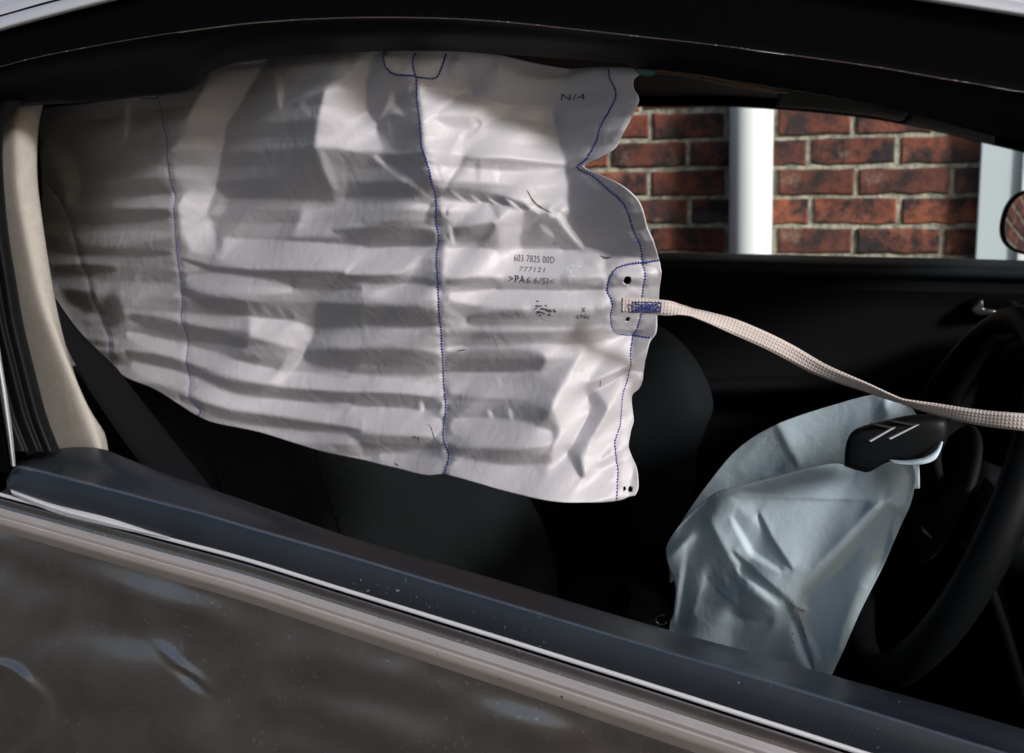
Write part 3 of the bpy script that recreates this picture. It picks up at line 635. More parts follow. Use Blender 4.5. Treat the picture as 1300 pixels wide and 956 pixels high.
# ------------------------------------------------------------------ cloth: folds worked out from where the light falls on it
GX, GY, ST = 20, 40, 1.5
def fields(x0, y0, x1, y1, prims, base, lx, ly, lam, gain, st=ST, pad=80, extra=None):
    """turns a drawing of bright and dark facets into the relief that a lamp from the upper right would show that way"""
    xs = np.arange(x0 - pad, x1 + pad, st); ys = np.arange(y0 - pad, y1 + pad, st)
    X, Y = np.meshgrid(xs, ys); B = np.full(X.shape, base)
    for kind, pts, val, soft in prims:
        p = np.array(pts, float); d = np.full(X.shape, 1e9); TL = np.zeros(X.shape); run = 0.; tot = np.sum(np.linalg.norm(np.diff(p, axis=0), axis=1)) + 1e-9
        segs = list(zip(p[:-1], p[1:])) + ([(p[-1], p[0])] if kind == 'P' else [])
        for a, b in segs:
            ab = b - a; L2 = ab @ ab + 1e-9
            t = np.clip(((X - a[0]) * ab[0] + (Y - a[1]) * ab[1]) / L2, 0, 1)
            dn = np.hypot(X - a[0] - t * ab[0], Y - a[1] - t * ab[1]); cl = dn < d
            TL = np.where(cl, (run + t * L2 ** .5) / tot, TL); d = np.where(cl, dn, d); run += L2 ** .5
        if kind == 'P':
            ins = np.zeros(X.shape, bool)
            for a, b in segs:
                if a[1] == b[1]: continue
                c = ((a[1] > Y) != (b[1] > Y)) & (X < (b[0] - a[0]) * (Y - a[1]) / (b[1] - a[1]) + a[0]); ins ^= c
            d = np.where(ins, -d, d); al = 1 / (1 + np.exp(np.clip(d / (soft * .55), -30, 30)))
        else:
            sf = soft * (.12 + .95 * np.sin(np.pi * np.clip(TL, .0, 1)) ** (.9 if tot < 45 else .35))     # strokes run out to a point
            al = np.exp(-(d / (sf * 1.1)) ** (2.4 if tot < 45 else 4)) * (.85 if tot < 45 else 1)
        B = B * (1 - al) + val * al
    if extra is not None: B = B + extra(X, Y)
    edge = np.minimum.reduce([X - xs[0], xs[-1] - X, Y - ys[0], ys[-1] - Y]); wgt = np.clip(edge / pad, 0, 1)
    G = (B - base) * wgt
    kx = np.fft.fftfreq(len(xs), st) * 2 * np.pi; ky = np.fft.fftfreq(len(ys), st) * 2 * np.pi
    KX, KY = np.meshgrid(kx, ky); Dd = 1j * (-lx * KX + ly * KY); K2 = KX**2 + KY**2
    Hh = np.conj(Dd) * np.fft.fft2(G) / (np.abs(Dd)**2 + lam * K2 + 8e-6)
    h = np.real(np.fft.ifft2(Hh)) * gain
    return xs, ys, h
def sampler(xs, ys, h):
    def f(x, y):
        u = np.clip((np.asarray(x, float) - xs[0]) / (xs[1] - xs[0]), 0, len(xs) - 1.001); v = np.clip((np.asarray(y, float) - ys[0]) / (ys[1] - ys[0]), 0, len(ys) - 1.001)
        i = u.astype(int); j = v.astype(int); a = u - i; b = v - j
        return (h[j, i] * (1 - a) + h[j, i + 1] * a) * (1 - b) + (h[j + 1, i] * (1 - a) + h[j + 1, i + 1] * a) * b
    return f
PR = []
def TT(ox, oy, s):
    def add(kind, pts, val, soft=7): PR.append((kind, [(ox + a / s, oy + b / s) for a, b in pts], val, soft / s))
    return add
t = TT(40, 60, 3.095)
t('P', [(0, 180), (690, 180), (560, 420), (600, 929), (0, 929)], .42, 20)
t('L', [(100, 300), (500, 310)], .50, 25); t('L', [(120, 262), (350, 262)], .34, 14); t('L', [(60, 385), (540, 380)], .32, 28)
t('L', [(385, 220), (375, 360)], .66, 9); t('L', [(40, 360), (120, 450), (150, 560), (135, 610)], .58, 36)
t('P', [(390, 420), (540, 410), (560, 520), (370, 520)], .52, 14)
t('L', [(230, 540), (400, 560), (570, 560)], .22, 20); t('L', [(330, 615), (580, 612)], .56, 24)
t('L', [(60, 670), (300, 670), (560, 655)], .25, 20); t('L', [(60, 740), (340, 750), (560, 740)], .52, 24)
t('L', [(60, 800), (560, 810)], .26, 14); t('L', [(60, 838), (200, 838)], .45, 14); t('L', [(60, 872), (330, 872)], .2, 16)
t('L', [(60, 910), (560, 905)], .42, 14)
t('P', [(720, 90), (860, 70), (920, 60), (850, 180), (790, 280), (760, 340), (730, 480), (700, 600), (690, 650), (720, 740), (740, 820), (640, 800), (600, 700), (590, 620), (640, 540), (690, 440), (700, 400), (640, 400), (560, 425), (620, 370), (650, 270), (700, 190)], .84, 7)
t('L', [(750, 270), (742, 380), (705, 480), (672, 640)], 1.0, 20); t('P', [(560, 430), (700, 400), (660, 560), (590, 560)], .60, 9)
t('P', [(925, 60), (940, 60), (980, 150), (990, 260), (1160, 190), (1120, 400), (1180, 560), (1190, 600), (760, 590), (720, 520), (770, 300), (850, 180)], .30, 7)
t('L', [(950, 60), (985, 160), (990, 250)], .78, 13); t('L', [(1060, 200), (1110, 300)], .42, 14)
t('L', [(760, 390), (1120, 400)], .36, 5)
t('P', [(1170, 180), (1300, 140), (1300, 415), (1130, 410)], .80, 8); t('P', [(1190, 90), (1290, 70), (1290, 150), (1190, 180)], .6, 10)
t('L', [(1150, 420), (1200, 560)], .70, 13)
t('L', [(720, 540), (1000, 550), (1180, 565)], .24, 24)
t('P', [(700, 600), (1060, 610), (1020, 740), (740, 740)], .50, 8); t('P', [(1070, 640), (1300, 625), (1300, 700), (1030, 745)], .70, 8)
t('L', [(1180, 720), (1300, 735)], .35, 18)
t('L', [(700, 655), (770, 620)], .8, 12)
t('P', [(760, 752), (1300, 778), (1300, 868), (860, 868), (740, 830)], .86, 7); t('L', [(760, 830), (800, 760)], .95, 12)
t('L', [(600, 830), (720, 870), (900, 886), (1300, 896)], .28, 11)
t = TT(440, 60, 3.095)
t('P', [(0, 60), (80, 60), (60, 130), (70, 250), (120, 320), (140, 400), (0, 415)], .80, 7); t('P', [(0, 40), (70, 40), (30, 120), (0, 110)], .5, 12); t('L', [(95, 50), (62, 150), (65, 250), (120, 310)], .97, 8)
t('P', [(105, 60), (150, 50), (150, 110), (270, 140), (290, 320), (300, 420), (200, 420), (130, 320), (82, 230), (78, 150)], .24, 6)
t('P', [(180, 190), (130, 280), (110, 300), (170, 260), (225, 275), (205, 230)], .68, 6); t('L', [(165, 280), (185, 400)], .55, 10); t('L', [(265, 155), (235, 190)], .6, 6)
t('P', [(155, 40), (390, 40), (350, 120), (185, 120)], .62, 6)
t('P', [(0, 425), (310, 430), (350, 600), (0, 600)], .42, 6); t('P', [(150, 430), (310, 430), (345, 590), (240, 510)], .26, 7); t('L', [(110, 430), (220, 520), (330, 600)], .66, 12)
t('P', [(280, 150), (450, 170), (860, 200), (870, 300), (890, 440), (460, 440), (380, 560), (340, 560), (300, 420)], .88, 7)
t('P', [(600, 50), (920, 70), (870, 130), (620, 145)], .72, 8); t('P', [(480, 40), (600, 40), (600, 130), (510, 150), (470, 100)], .30, 8); t('P', [(400, 60), (440, 60), (440, 130), (390, 110)], .35, 8)
t('L', [(440, 40), (465, 100), (440, 180), (400, 210)], .95, 12); t('L', [(500, 172), (700, 178), (850, 158)], .45, 22); t('L', [(300, 172), (420, 182)], .48, 18)
t('L', [(350, 290), (540, 290)], .62, 28); t('L', [(450, 350), (400, 520)], 1.0, 16); t('L', [(300, 425), (340, 550)], .98, 8); t('L', [(490, 260), (520, 330)], .8, 10)
t('P', [(460, 443), (890, 462), (900, 640), (800, 630), (600, 590), (400, 562)], .68, 7); t('L', [(512, 450), (512, 530)], .55, 9); t('L', [(590, 460), (590, 540)], .8, 9); t('L', [(350, 470), (370, 540)], .7, 8)
t('L', [(345, 575), (480, 582), (620, 605), (720, 630)], .22, 16)
for k in range(5): t('L', [(400 + 75 * k, 566 + 10 * k), (470 + 75 * k, 606 + 12 * k)], .85, 5)
t('L', [(800, 640), (890, 700), (950, 770), (1060, 815)], .93, 17); t('L', [(730, 620), (800, 650)], .8, 8)
t('P', [(360, 612), (560, 612), (590, 680), (420, 705), (370, 660)], .76, 7); t('L', [(395, 740), (540, 730), (580, 700)], .24, 26); t('L', [(400, 690), (420, 780)], .75, 8); t('L', [(392, 640), (390, 670)], .4, 5)
t('P', [(600, 640), (700, 640), (690, 740), (650, 800), (600, 780)], .72, 9)
t('P', [(690, 740), (760, 690), (830, 660), (900, 740), (960, 800), (700, 800)], .30, 8); t('L', [(760, 690), (830, 740)], .5, 12)
t('P', [(0, 618), (340, 618), (300, 690), (0, 690)], .68, 7); t('L', [(320, 640), (350, 610)], .3, 8); t('L', [(0, 735), (350, 740)], .30, 30); t('P', [(0, 785), (350, 785), (230, 895), (0, 895)], .80, 7); t('P', [(355, 800), (355, 905), (225, 895)], .42, 5)
t('P', [(385, 790), (1030, 800), (1030, 900), (370, 900)], .80, 7); t('L', [(940, 830), (1000, 880)], .62, 14)
t('P', [(920, 70), (1060, 70), (1080, 170), (1010, 320), (940, 450), (1080, 590), (1180, 830), (960, 780), (880, 680), (905, 560), (890, 400), (870, 290), (860, 180), (890, 100)], .20, 9)
t('P', [(1060, 90), (1150, 110), (1150, 200), (1050, 380), (950, 450), (1010, 320), (1080, 170)], .42, 5); t('P', [(945, 460), (1060, 530), (1150, 620), (1240, 830), (1180, 830), (1100, 640)], .34, 5)
t('L', [(930, 480), (1000, 570)], .42, 10); t('L', [(895, 400), (900, 470)], .4, 7)
t = TT(440, 340, 3.095)
def both(a, b, c, d, va_, vb_, ha, hb):
    pass
for y, hw, v in ((45, 17, .34), (90, 28, .66), (190, 40, .27), (270, 34, .56), (350, 34, .25), (412, 18, .42)): t('L', [(0, y - 8), (370, y + 10)], v, hw)
t('L', [(0, 455), (390, 492)], .86, 22); t('L', [(0, 515), (300, 540), (380, 545)], .27, 32); t('L', [(0, 588), (380, 622)], .90, 38); t('L', [(0, 672), (380, 690)], .30, 30); t('L', [(130, 745), (250, 765), (380, 765)], .72, 22)
t('L', [(295, 520), (305, 580)], .7, 7)
t('L', [(380, 55), (700, 66), (1030, 82)], .30, 16); t('L', [(400, 110), (1040, 145)], .75, 30); t('L', [(470, 205), (1040, 200)], .33, 34); t('L', [(400, 255), (900, 262)], .44, 26)
t('L', [(390, 370), (780, 365)], .28, 52); t('L', [(400, 432), (780, 440)], .44, 18); t('L', [(400, 482), (800, 492)], .72, 20); t('L', [(400, 560), (780, 560)], .35, 38)
t('L', [(385, 320), (480, 318)], .7, 8); t('L', [(380, 155), (460, 200)], .6, 10); t('L', [(560, 560), (580, 600)], .6, 8); t('L', [(640, 550), (650, 600)], .6, 9); t('L', [(600, 440), (620, 470)], .6, 8)
t('L', [(410, 622), (800, 655)], .86, 36); t('L', [(400, 708), (600, 725), (800, 740)], .30, 24); t('L', [(400, 785), (700, 830), (1040, 870)], .92, 40)
t('P', [(1040, 280), (1180, 280), (1150, 420), (1220, 440), (1170, 520), (1170, 640), (1130, 700), (1160, 800), (1100, 890), (700, 870), (800, 760), (830, 620), (790, 520), (840, 440), (960, 320)], .95, 10)
t('L', [(1140, 410), (970, 480), (1010, 560), (960, 640), (880, 710), (915, 810)], .38, 24); t('L', [(980, 780), (1120, 745)], .55, 22); t('L', [(830, 640), (800, 720)], .75, 12)
t('P', [(1060, 70), (1060, 190), (1140, 260), (1240, 260), (1260, 200), (1260, 60)], .52, 8); t('L', [(1060, 20), (1240, 20)], .75, 20); t('L', [(1110, 70), (1200, 90)], .62, 15)
t('L', [(1210, 620), (1150, 690), (1090, 760)], .8, 10)
t = TT(40, 340, 3.095)
t('L', [(80, 62), (220, 65)], .42, 14); t('P', [(90, 80), (240, 90), (260, 170), (200, 180), (120, 130)], .2, 9); t('P', [(250, 150), (330, 90), (380, 200), (300, 240)], .15, 10)
t('L', [(130, 180), (230, 230)], .42, 22); t('L', [(140, 290), (330, 300)], .30, 14); t('L', [(150, 330), (360, 350)], .42, 18)
t('L', [(430, 20), (410, 120)], .5, 14)
t('L', [(620, 45), (820, 60), (1030, 80)], .74, 28); t('L', [(1050, 70), (1300, 85)], .5, 30); t('L', [(600, 85), (700, 125), (880, 160), (1040, 190)], .28, 24)
for k in range(4): t('L', [(860 + 55 * k, 130 + 8 * k), (890 + 55 * k, 180 + 8 * k)], .6, 6)
t('L', [(400, 120), (600, 175), (860, 245)], .55, 28); t('P', [(870, 190), (1050, 215), (1110, 240), (1095, 290), (1040, 315), (870, 265)], .86, 8)
t('L', [(390, 190), (600, 240), (860, 300)], .28, 26); t('P', [(1125, 140), (1300, 145), (1300, 235), (1120, 235)], .27, 10); t('L', [(1110, 275), (1300, 290)], .60, 24); t('L', [(1070, 345), (1300, 360)], .24, 36)
t('L', [(640, 300), (900, 360)], .42, 24)
t('L', [(1070, 300), (1005, 400), (965, 450)], .86, 20); t('L', [(380, 260), (620, 335), (980, 435), (1300, 472)], .92, 26); t('L', [(380, 325), (620, 405), (800, 470), (1000, 500), (1300, 512)], .27, 28)
t('L', [(400, 375), (640, 455), (800, 520), (1300, 612)], .76, 34); t('L', [(600, 500), (800, 575), (1100, 625), (1300, 645)], .34, 22); t('L', [(700, 585), (950, 660), (1200, 715)], .58, 18)
t('L', [(1240, 660), (1300, 740)], .6, 20)
LX, LY = .78, .62
def pleats(X, Y):      # faint accordion pleats left by the packing, all over the cloth
    q = Y - 12 * np.sin((X - 40) / 820 * 3.0) * (Y > 330) - (X - 400) * .012
    ph = (q / 35.5) % 1.0
    return .085 * (np.where(ph < .5, 1., -1.) * np.minimum(1, np.minimum(ph % .5, .5 - ph % .5) * 14)) * (.6 + .4 * np.sin(X / 67. + Y / 41.))
xs_, ys_, hh = fields(20, 40, 880, 660, PR, .52, LX, LY, .035, 1.0, extra=pleats)
GAIN = 2.3
MPP = 1.17 / F
def tame(h, st, gain, lim):
    gy, gx = np.gradient(h, st); gx = gx * gain; gy = gy * gain; m = np.hypot(gx, gy) + 1e-9; k = np.tanh(m / lim) * lim / m; gx = gx * k; gy = gy * k
    kx = np.fft.fftfreq(h.shape[1], st) * 2 * np.pi; ky = np.fft.fftfreq(h.shape[0], st) * 2 * np.pi; KX, KY = np.meshgrid(kx, ky)
    q = (-1j * KX * np.fft.fft2(gx) - 1j * KY * np.fft.fft2(gy)) / (KX**2 + KY**2 + 1e-7); q[0, 0] = 0
    return np.real(np.fft.ifft2(q))
hh = tame(hh, ST, 5.5, 1.05)
def blur(h, sg):
    k = np.exp(-.5 * (np.arange(-12, 13) * ST / sg) ** 2); k /= k.sum()
    h = np.apply_along_axis(lambda v: np.convolve(np.pad(v, 12, 'edge'), k, 'valid'), 1, h)
    return np.apply_along_axis(lambda v: np.convolve(np.pad(v, 12, 'edge'), k, 'valid'), 0, h)
hb_ = blur(hh, 6.5); XX_, YY_ = np.meshgrid(xs_, ys_)
for (x0_, y0_, x1_, y1_) in ((640, 320, 712, 362), (718, 100, 758, 122), (672, 384, 755, 408)):
    dd_ = np.hypot(np.maximum(0, np.maximum(x0_ - XX_, XX_ - x1_)), np.maximum(0, np.maximum(y0_ - YY_, YY_ - y1_)))
    m_ = np.clip(1 - dd_ / 10, 0, 1) * .8; hh = hh * (1 - m_) + hb_ * m_
gyy, gxx = np.gradient(hh, ys_[1] - ys_[0]); print('slopes', np.percentile(np.abs(gxx), [50, 90, 99]), np.percentile(np.abs(gyy), [50, 90, 99]), 'h px', hh.min(), hh.max())
hh = hh - hh.mean()
Hc = sampler(xs_, ys_, hh)
def coff(x): return .060 + .23 * np.clip((860 - np.asarray(x, float)) / 800, 0, 2) ** 2.4
SEAMS = [
    [(528, 70), (524, 78), (524, 92), (528, 106), (529, 130), (532, 160), (534, 190), (541, 215), (546, 235), (553, 255), (553, 280), (557, 305), (554, 330), (555, 360), (556, 390), (560, 420), (561, 440), (564, 470), (566, 500), (567, 525), (563, 555), (570, 577), (563, 598)],
    [(489, 69), (487, 80), (490, 92), (500, 100), (512, 101), (550, 101), (558, 92), (563, 80), (566, 69)],
    [(202, 122), (207, 140), (212, 160), (218, 182), (219, 210), (222, 235), (226, 250), (226, 275), (228, 305), (230, 330), (236, 380), (234, 400), (240, 425), (241, 460), (246, 485), (247, 503), (259, 517), (255, 525)],
    [(176, 123), (188, 127), (205, 125), (220, 120)],
    [(54, 230), (65, 245), (75, 260), (83, 285), (92, 308), (98, 330), (105, 345), (111, 362), (115, 375), (122, 395), (128, 410), (140, 430), (142, 450), (147, 467)],
    [(779, 82), (780, 95), (787, 110), (786, 122), (780, 135), (768, 160), (762, 180), (750, 200), (739, 208), (746, 215), (757, 224), (772, 242), (790, 260), (805, 290), (820, 325), (822, 345), (823, 380), (827, 400), (826, 420), (820, 440), (815, 455), (812, 480), (800, 505), (798, 530), (797, 545), (787, 562), (785, 577), (788, 592), (786, 607), (782, 620), (780, 632)],
    [(843, 330), (822, 333), (800, 336), (785, 342), (776, 355), (774, 370), (780, 385), (780, 400), (785, 415), (795, 425), (822, 430), (843, 433)],
]
for sm_ in (SEAMS[0], SEAMS[2], SEAMS[4], SEAMS[5], SEAMS[6]):
    q_ = cr(sm_, 90); dd_ = np.full(XX_.shape, 1e9)
    for a_, b_ in q_: dd_ = np.minimum(dd_, (XX_ - a_) ** 2 + (YY_ - b_) ** 2)
    dd_ = np.sqrt(dd_)
    hh -= 2.0 * np.exp(-(dd_ / 4.0) ** 2) + .55 * np.sin(YY_ / 3.1 + 2 * np.sin(YY_ / 11.)) * np.exp(-((dd_ - 5) / 5.) ** 2)
Hc = sampler(xs_, ys_, hh)
DIRC = np.array(CAM) - Wn(np.array(480.), np.array(350.), .1); DIRC /= np.linalg.norm(DIRC)
DIRB = np.array(CAM) - Wn(np.array(1030.), np.array(700.), .2); DIRB /= np.linalg.norm(DIRB)
def curtain_surf(x, y, lift=0.0):
    x = np.asarray(x, float); y = np.asarray(y, float)
    return Wn(x, y, coff(x)) + DIRC * ((Hc(x, y) * MPP) + lift)[..., None]
topc = [(46, 150), (50, 141), (62, 135), (115, 131), (180, 123), (240, 116), (258, 100), (272, 88), (310, 77), (380, 70), (470, 65), (560, 64), (620, 67), (700, 72), (760, 77), (805, 84), (814, 92)]
botc = [(40, 440), (60, 460), (90, 466), (120, 466), (145, 468), (165, 478), (200, 491), (232, 510), (258, 527), (280, 536), (330, 549), (405, 572), (460, 585), (500, 593), (540, 600), (565, 598), (600, 605), (640, 615), (700, 626), (745, 631), (783, 634), (805, 630), (860, 628)]
rightc = [(807, 84), (812, 93), (806, 101), (807, 110), (812, 125), (806, 145), (795, 165), (785, 185), (766, 198), (747, 207), (749, 212), (762, 221), (782, 235), (805, 255), (815, 275), (828, 305), (842, 328), (845, 345), (848, 375), (852, 395), (850, 425), (840, 440), (836, 460), (836, 480), (829, 500), (818, 508), (817, 520), (819, 540), (811, 555), (806, 570), (811, 585), (815, 600), (813, 620), (806, 631)]
leftc = [(46, 140), (44, 260), (50, 330), (60, 400), (70, 470)]
tc2, bc2, rc2, lc2 = [np.array(cr(q, 400)) for q in (topc, botc, rightc, leftc)]
top = lambda x: np.interp(x, tc2[:, 0], tc2[:, 1]); bot = lambda x: np.interp(x, bc2[:, 0], bc2[:, 1])
rgt = lambda y: np.interp(y, rc2[:, 1], rc2[:, 0]); lft = lambda y: np.interp(y, lc2[:, 1], lc2[:, 0])
NS, NTT = 540, 380
s, tt = np.meshgrid(np.linspace(0, 1, NS), np.linspace(0, 1, NTT))
x = 45 + s * 770; y = top(x) + (bot(x) - top(x)) * tt
for _ in range(12):
    x = lft(y) + (rgt(y) - lft(y)) * s
    y = top(x) * (1 - tt) + bot(x) * tt
cur = empty('curtain_airbag', tuple(W(450, 66, .09)), 'white curtain airbag hanging from the roof, pleated and stitched in blue', 'airbag')
HOLES = [(798, 356, 5.2), (808, 407, 3.4), (802, 622.5, 3.2), (793, 620.5, 2.4)]
xf, yf = x.copy(), y.copy(); kill = np.zeros(x.shape, bool)
for hx, hy, hr_ in HOLES:
    d = np.hypot(x - hx, y - hy) + 1e-6; near = d < hr_ + 2.2
    ins = d < hr_ * .72
    kill |= ins
    k2 = near & ~ins & (d < hr_ + 1.2)
    xf = np.where(k2, hx + (x - hx) / d * hr_, xf); yf = np.where(k2, hy + (y - hy) / d * hr_, yf)
P = curtain_surf(xf, yf)
# puckers drawn in along the seams
fl = []
kf = kill.ravel()
for q in grid_faces(NTT, NS):
    if not any(kf[i] for i in q): fl.append(q[::-1])
panel = mesh('cloth_panel', P.reshape(-1, 3), fl, M['fabric'], uv=np.stack([xf, yf], -1).reshape(-1, 2) * .001)
solid(panel, .0012, 0); adopt(panel, cur)
def stitches(name, pts, m, r=.0011, pitch=3.6, surf=curtain_surf, lift=.0008):
    a = np.array(pts, float); L = np.sum(np.linalg.norm(np.diff(a, axis=0), axis=1)); n = max(4, int(L / pitch))
    q = cr(pts, 2 * n + 1)
    rr_ = random.Random(len(pts)); v = []; f = []
    for i in range(n):
        p0, p1 = q[2 * i], q[2 * i + 2]; d = p1 - p0; p1 = p0 + d * .93
        nn_ = np.array([-d[1], d[0]]); nn_ /= np.linalg.norm(nn_) + 1e-9
        jt = rr_.uniform(-.45, .45)
        mid = (p0 + p1) / 2 + nn_ * jt
        pts3 = surf(np.array([p0[0], mid[0], p1[0]]), np.array([p0[1], mid[1], p1[1]]), 0.0)
        T = pts3[2] - pts3[0]; T /= np.linalg.norm(T) + 1e-9; sd = np.cross(T, NRM); sd /= np.linalg.norm(sd)
        b = len(v)
        for k, (c, rad, lf) in enumerate(zip(pts3, (r * .55, r, r * .55), (lift * .3, lift, lift * .3))):
            for j in range(6):
                an = 2 * math.pi * j / 6; v.append(c + NRM * lf + rad * (math.cos(an) * sd + .7 * math.sin(an) * NRM))
        for k in range(2):
            for j in range(6): f.append((b + k * 6 + j, b + k * 6 + (j + 1) % 6, b + (k + 1) * 6 + (j + 1) % 6, b + (k + 1) * 6 + j))
        f.append(tuple(b + j for j in range(6))[::-1]); f.append(tuple(b + 12 + j for j in range(6)))
    o = mesh(name, v, f, m); return o
for i, sm_ in enumerate(SEAMS):
    o = stitches('stitched_seam', sm_, M['thread'], r=(.0010 if i in (2, 3, 4) else .0014)); adopt(o, cur)
# dark eyelet behind the cloth stays open; printed marks on the cloth
def text_mesh(name, body, cx, cy, h, wd, m, slope=0.0, lift=.0016, bold=0, shear=0):
    cu = bpy.data.curves.new(name, 'FONT'); cu.body = body; cu.align_x = 'LEFT'; cu.size = 1; cu.offset = bold; cu.shear = shear; cu.space_character = 1.1
    ob = bpy.data.objects.new(name, cu); C.objects.link(ob); dg = bpy.context.evaluated_depsgraph_get(); dg.update()
    me = bpy.data.meshes.new_from_object(ob.evaluated_get(dg)); bpy.data.objects.remove(ob)
    bm = bmesh.new(); bm.from_mesh(me)
    bmesh.ops.triangulate(bm, faces=bm.faces[:])
    co = np.array([v.co[:] for v in bm.verts]); mn_, mx_ = co.min(0), co.max(0)
    px_ = cx + (co[:, 0] - mn_[0]) / (mx_[0] - mn_[0]) * wd; py_ = cy - (co[:, 1] - mn_[1]) / (mx_[1] - mn_[1]) * h + (px_ - cx) * slope
    P = curtain_surf(px_, py_, lift)
    for v, p in zip(bm.verts, P): v.co = p
    bm.to_mesh(me); bm.free(); me.name = name
    o = link(name, me, m, None, False); adopt(o, cur); return o
text_mesh('printed_number', '603 7825 00D', 655, 331, 9, 53, M['ink'], .06, shear=.25)
text_mesh('printed_number', '777121', 660, 344, 6, 34, M['ink'], .05, shear=.3)
text_mesh('printed_code', '>PA', 646, 358, 9, 21, M['inkdark'], .04, bold=0)
text_mesh('printed_code', '6.6/SI<', 669, 359.5, 8, 35, M['ink'], .05)
text_mesh('printed_mark', 'N/4', 725, 115, 8, 28, M['inkdark'], .10, bold=0)
text_mesh('printed_mark', 'cNc', 731, 404, 6, 18, M['inkdark'], .06, bold=0)
text_mesh('printed_mark', 'x', 737, 396, 6, 6, M['ink'], 0, bold=0)
text_mesh('printed_mark', '"!', 524, 561, 9, 8, M['stain'], .1, bold=0)
def smear(name, pts, wpx, m, parent, surf=curtain_surf, lift=.0010, n=24):
    q = cr(pts, n); d = np.gradient(q, axis=0); nn_ = np.stack([-d[:, 1], d[:, 0]], -1); nn_ /= np.linalg.norm(nn_, axis=1)[:, None] + 1e-9
    t_ = np.linspace(0, 1, n); wv = wpx * np.sin(math.pi * np.clip(t_, .02, .98)) ** .6 * (1 + .3 * np.sin(t_ * 23))
    v = []
    for a in (-1, 0, 1): z = q + nn_ * (a * wv / 2)[:, None]; v.append(surf(z[:, 0], z[:, 1], lift))
    o = mesh(name, np.vstack(v), grid_faces(3, n), m); adopt(o, parent); return o
smear('scuff_mark', [(670, 241), (678, 254), (690, 263), (703, 270)], 2.4, M['stain'], cur)
smear('scuff_mark', [(768, 324), (774, 327), (782, 326)], 3.2, M['stain'], cur)
smear('scuff_mark', [(541, 540), (546, 541), (550, 552), (552, 560)], 1.2, M['stain'], cur)
smear('scuff_mark', [(763, 520), (764, 528), (767, 526)], 2.0, M['stain'], cur)
smear('scuff_mark', [(767, 485), (768, 495)], 1.6, M['stain'], cur)
smear('scuff_mark', [(500, 588), (506, 591)], 2.0, M['stain'], cur); smear('scuff_mark', [(580, 446), (592, 444)], 2.0, M['stain'], cur)
rs = random.Random(5)
for _ in range(26):     # smudged stamp
    a, b = rs.gauss(688, 6), rs.gauss(393, 3.0); b += (a - 688) * .2
    smear('smudged_stamp', [(a - rs.uniform(1, 3), b - rs.uniform(-1.5, 1.5)), (a, b), (a + rs.uniform(1, 3), b + rs.uniform(-2, 2))], rs.uniform(1, 1.8), M['inkdark'], cur, lift=.0012 + rs.uniform(0, .0003), n=8)
for _ in range(9):
    a, b = rs.gauss(727, 5), rs.gauss(341, 5); smear('green_smudge', [(a - 2, b), (a, b + rs.uniform(-1.5, 1.5)), (a + 2, b)], 1.6, M['green'], cur, lift=.0009 + rs.uniform(0, .0003), n=8)

# --- strap: sewn end and the twisting run to the right
hwid = .0068
rowsS = [(789, 387.5, .030, hwid, 0), (820, 388.5, .030, hwid, 0), (845, 391, .028, hwid, 12), (862, 393, .03, hwid, 50), (878, 396.5, .034, hwid, 62), (905, 405, .036, hwid, 45), (935, 416, .036, hwid, 15), (970, 431, .036, hwid, 5), (1000, 446, .036, hwid, 0), (1044, 470, .034, hwid, -38), (1100, 492, .03, hwid, -60), (1144, 509, .025, hwid, -76), (1186, 519, .02, hwid, -52), (1243, 530, .01, hwid, -30), (1300, 536, .0, hwid, -10), (1400, 545, .0, hwid, 0)]
strap = ribbon('tether_strap', rowsS, M['webbing'], n=220, th=.0014); strap['label'] = 'cream woven tether twisting away to the right'; adopt(strap, cur)
def strap_surf(x, y, lift=0.0):
    return Wn(np.asarray(x, float), np.asarray(y, float), .030) + NRM * (lift + .0035)
bx = [(804, 383), (840, 383.5), (840, 395), (804, 394.5), (804, 383)]
for a, b in zip(bx[:-1], bx[1:]): adopt(stitches('strap_stitching', [a, ((a[0] + b[0]) / 2, (a[1] + b[1]) / 2), b], M['thread'], r=.0008, surf=strap_surf, lift=.0002), cur)
for a, b in (((804, 383), (840, 395)), ((804, 394), (840, 384)), ((822, 383), (822, 395)), ((804, 389), (840, 389)), ((808, 386), (836, 386)), ((808, 392), (836, 392))): adopt(stitches('strap_stitching', [a, ((a[0] + b[0]) / 2, (a[1] + b[1]) / 2), b], M['thread'], r=.0007, surf=strap_surf, lift=.0004), cur)

# ------------------------------------------------------------------ the spent steering wheel bag
PR = []
t = TT(930, 440, 3.514)
t('P', [(-80, 690), (0, 650), (300, 560), (480, 520), (560, 560), (720, 510), (800, 520), (820, 600), (760, 720), (690, 705), (640, 690), (0, 662)], .85, 9)
t('P', [(0, 690), (640, 700), (600, 900), (250, 930)], .64, 10); t('L', [(0, 668), (300, 680), (620, 690)], .38, 5)
t('L', [(685, 690), (700, 800), (650, 914)], .36, 28); t('L', [(745, 740), (720, 860)], .75, 22); t('L', [(560, 560), (640, 540)], .95, 14); t('L', [(780, 520), (820, 600), (790, 690)], .7, 14)
t = TT(930, 640, 3.514)
t('P', [(150, 40), (540, 40), (450, 230), (330, 295), (230, 250)], .60, 14); t('L', [(640, 20), (560, 150), (430, 280), (310, 400)], .33, 34)
t('L', [(710, 20), (640, 250), (560, 420), (480, 640)], .76, 20); t('P', [(330, 430), (540, 380), (470, 600), (380, 640)], .5, 16)
t('L', [(120, 40), (170, 150), (230, 240), (270, 290)], .3, 9); t('L', [(0, 60), (90, 220), (220, 300)], .75, 12)
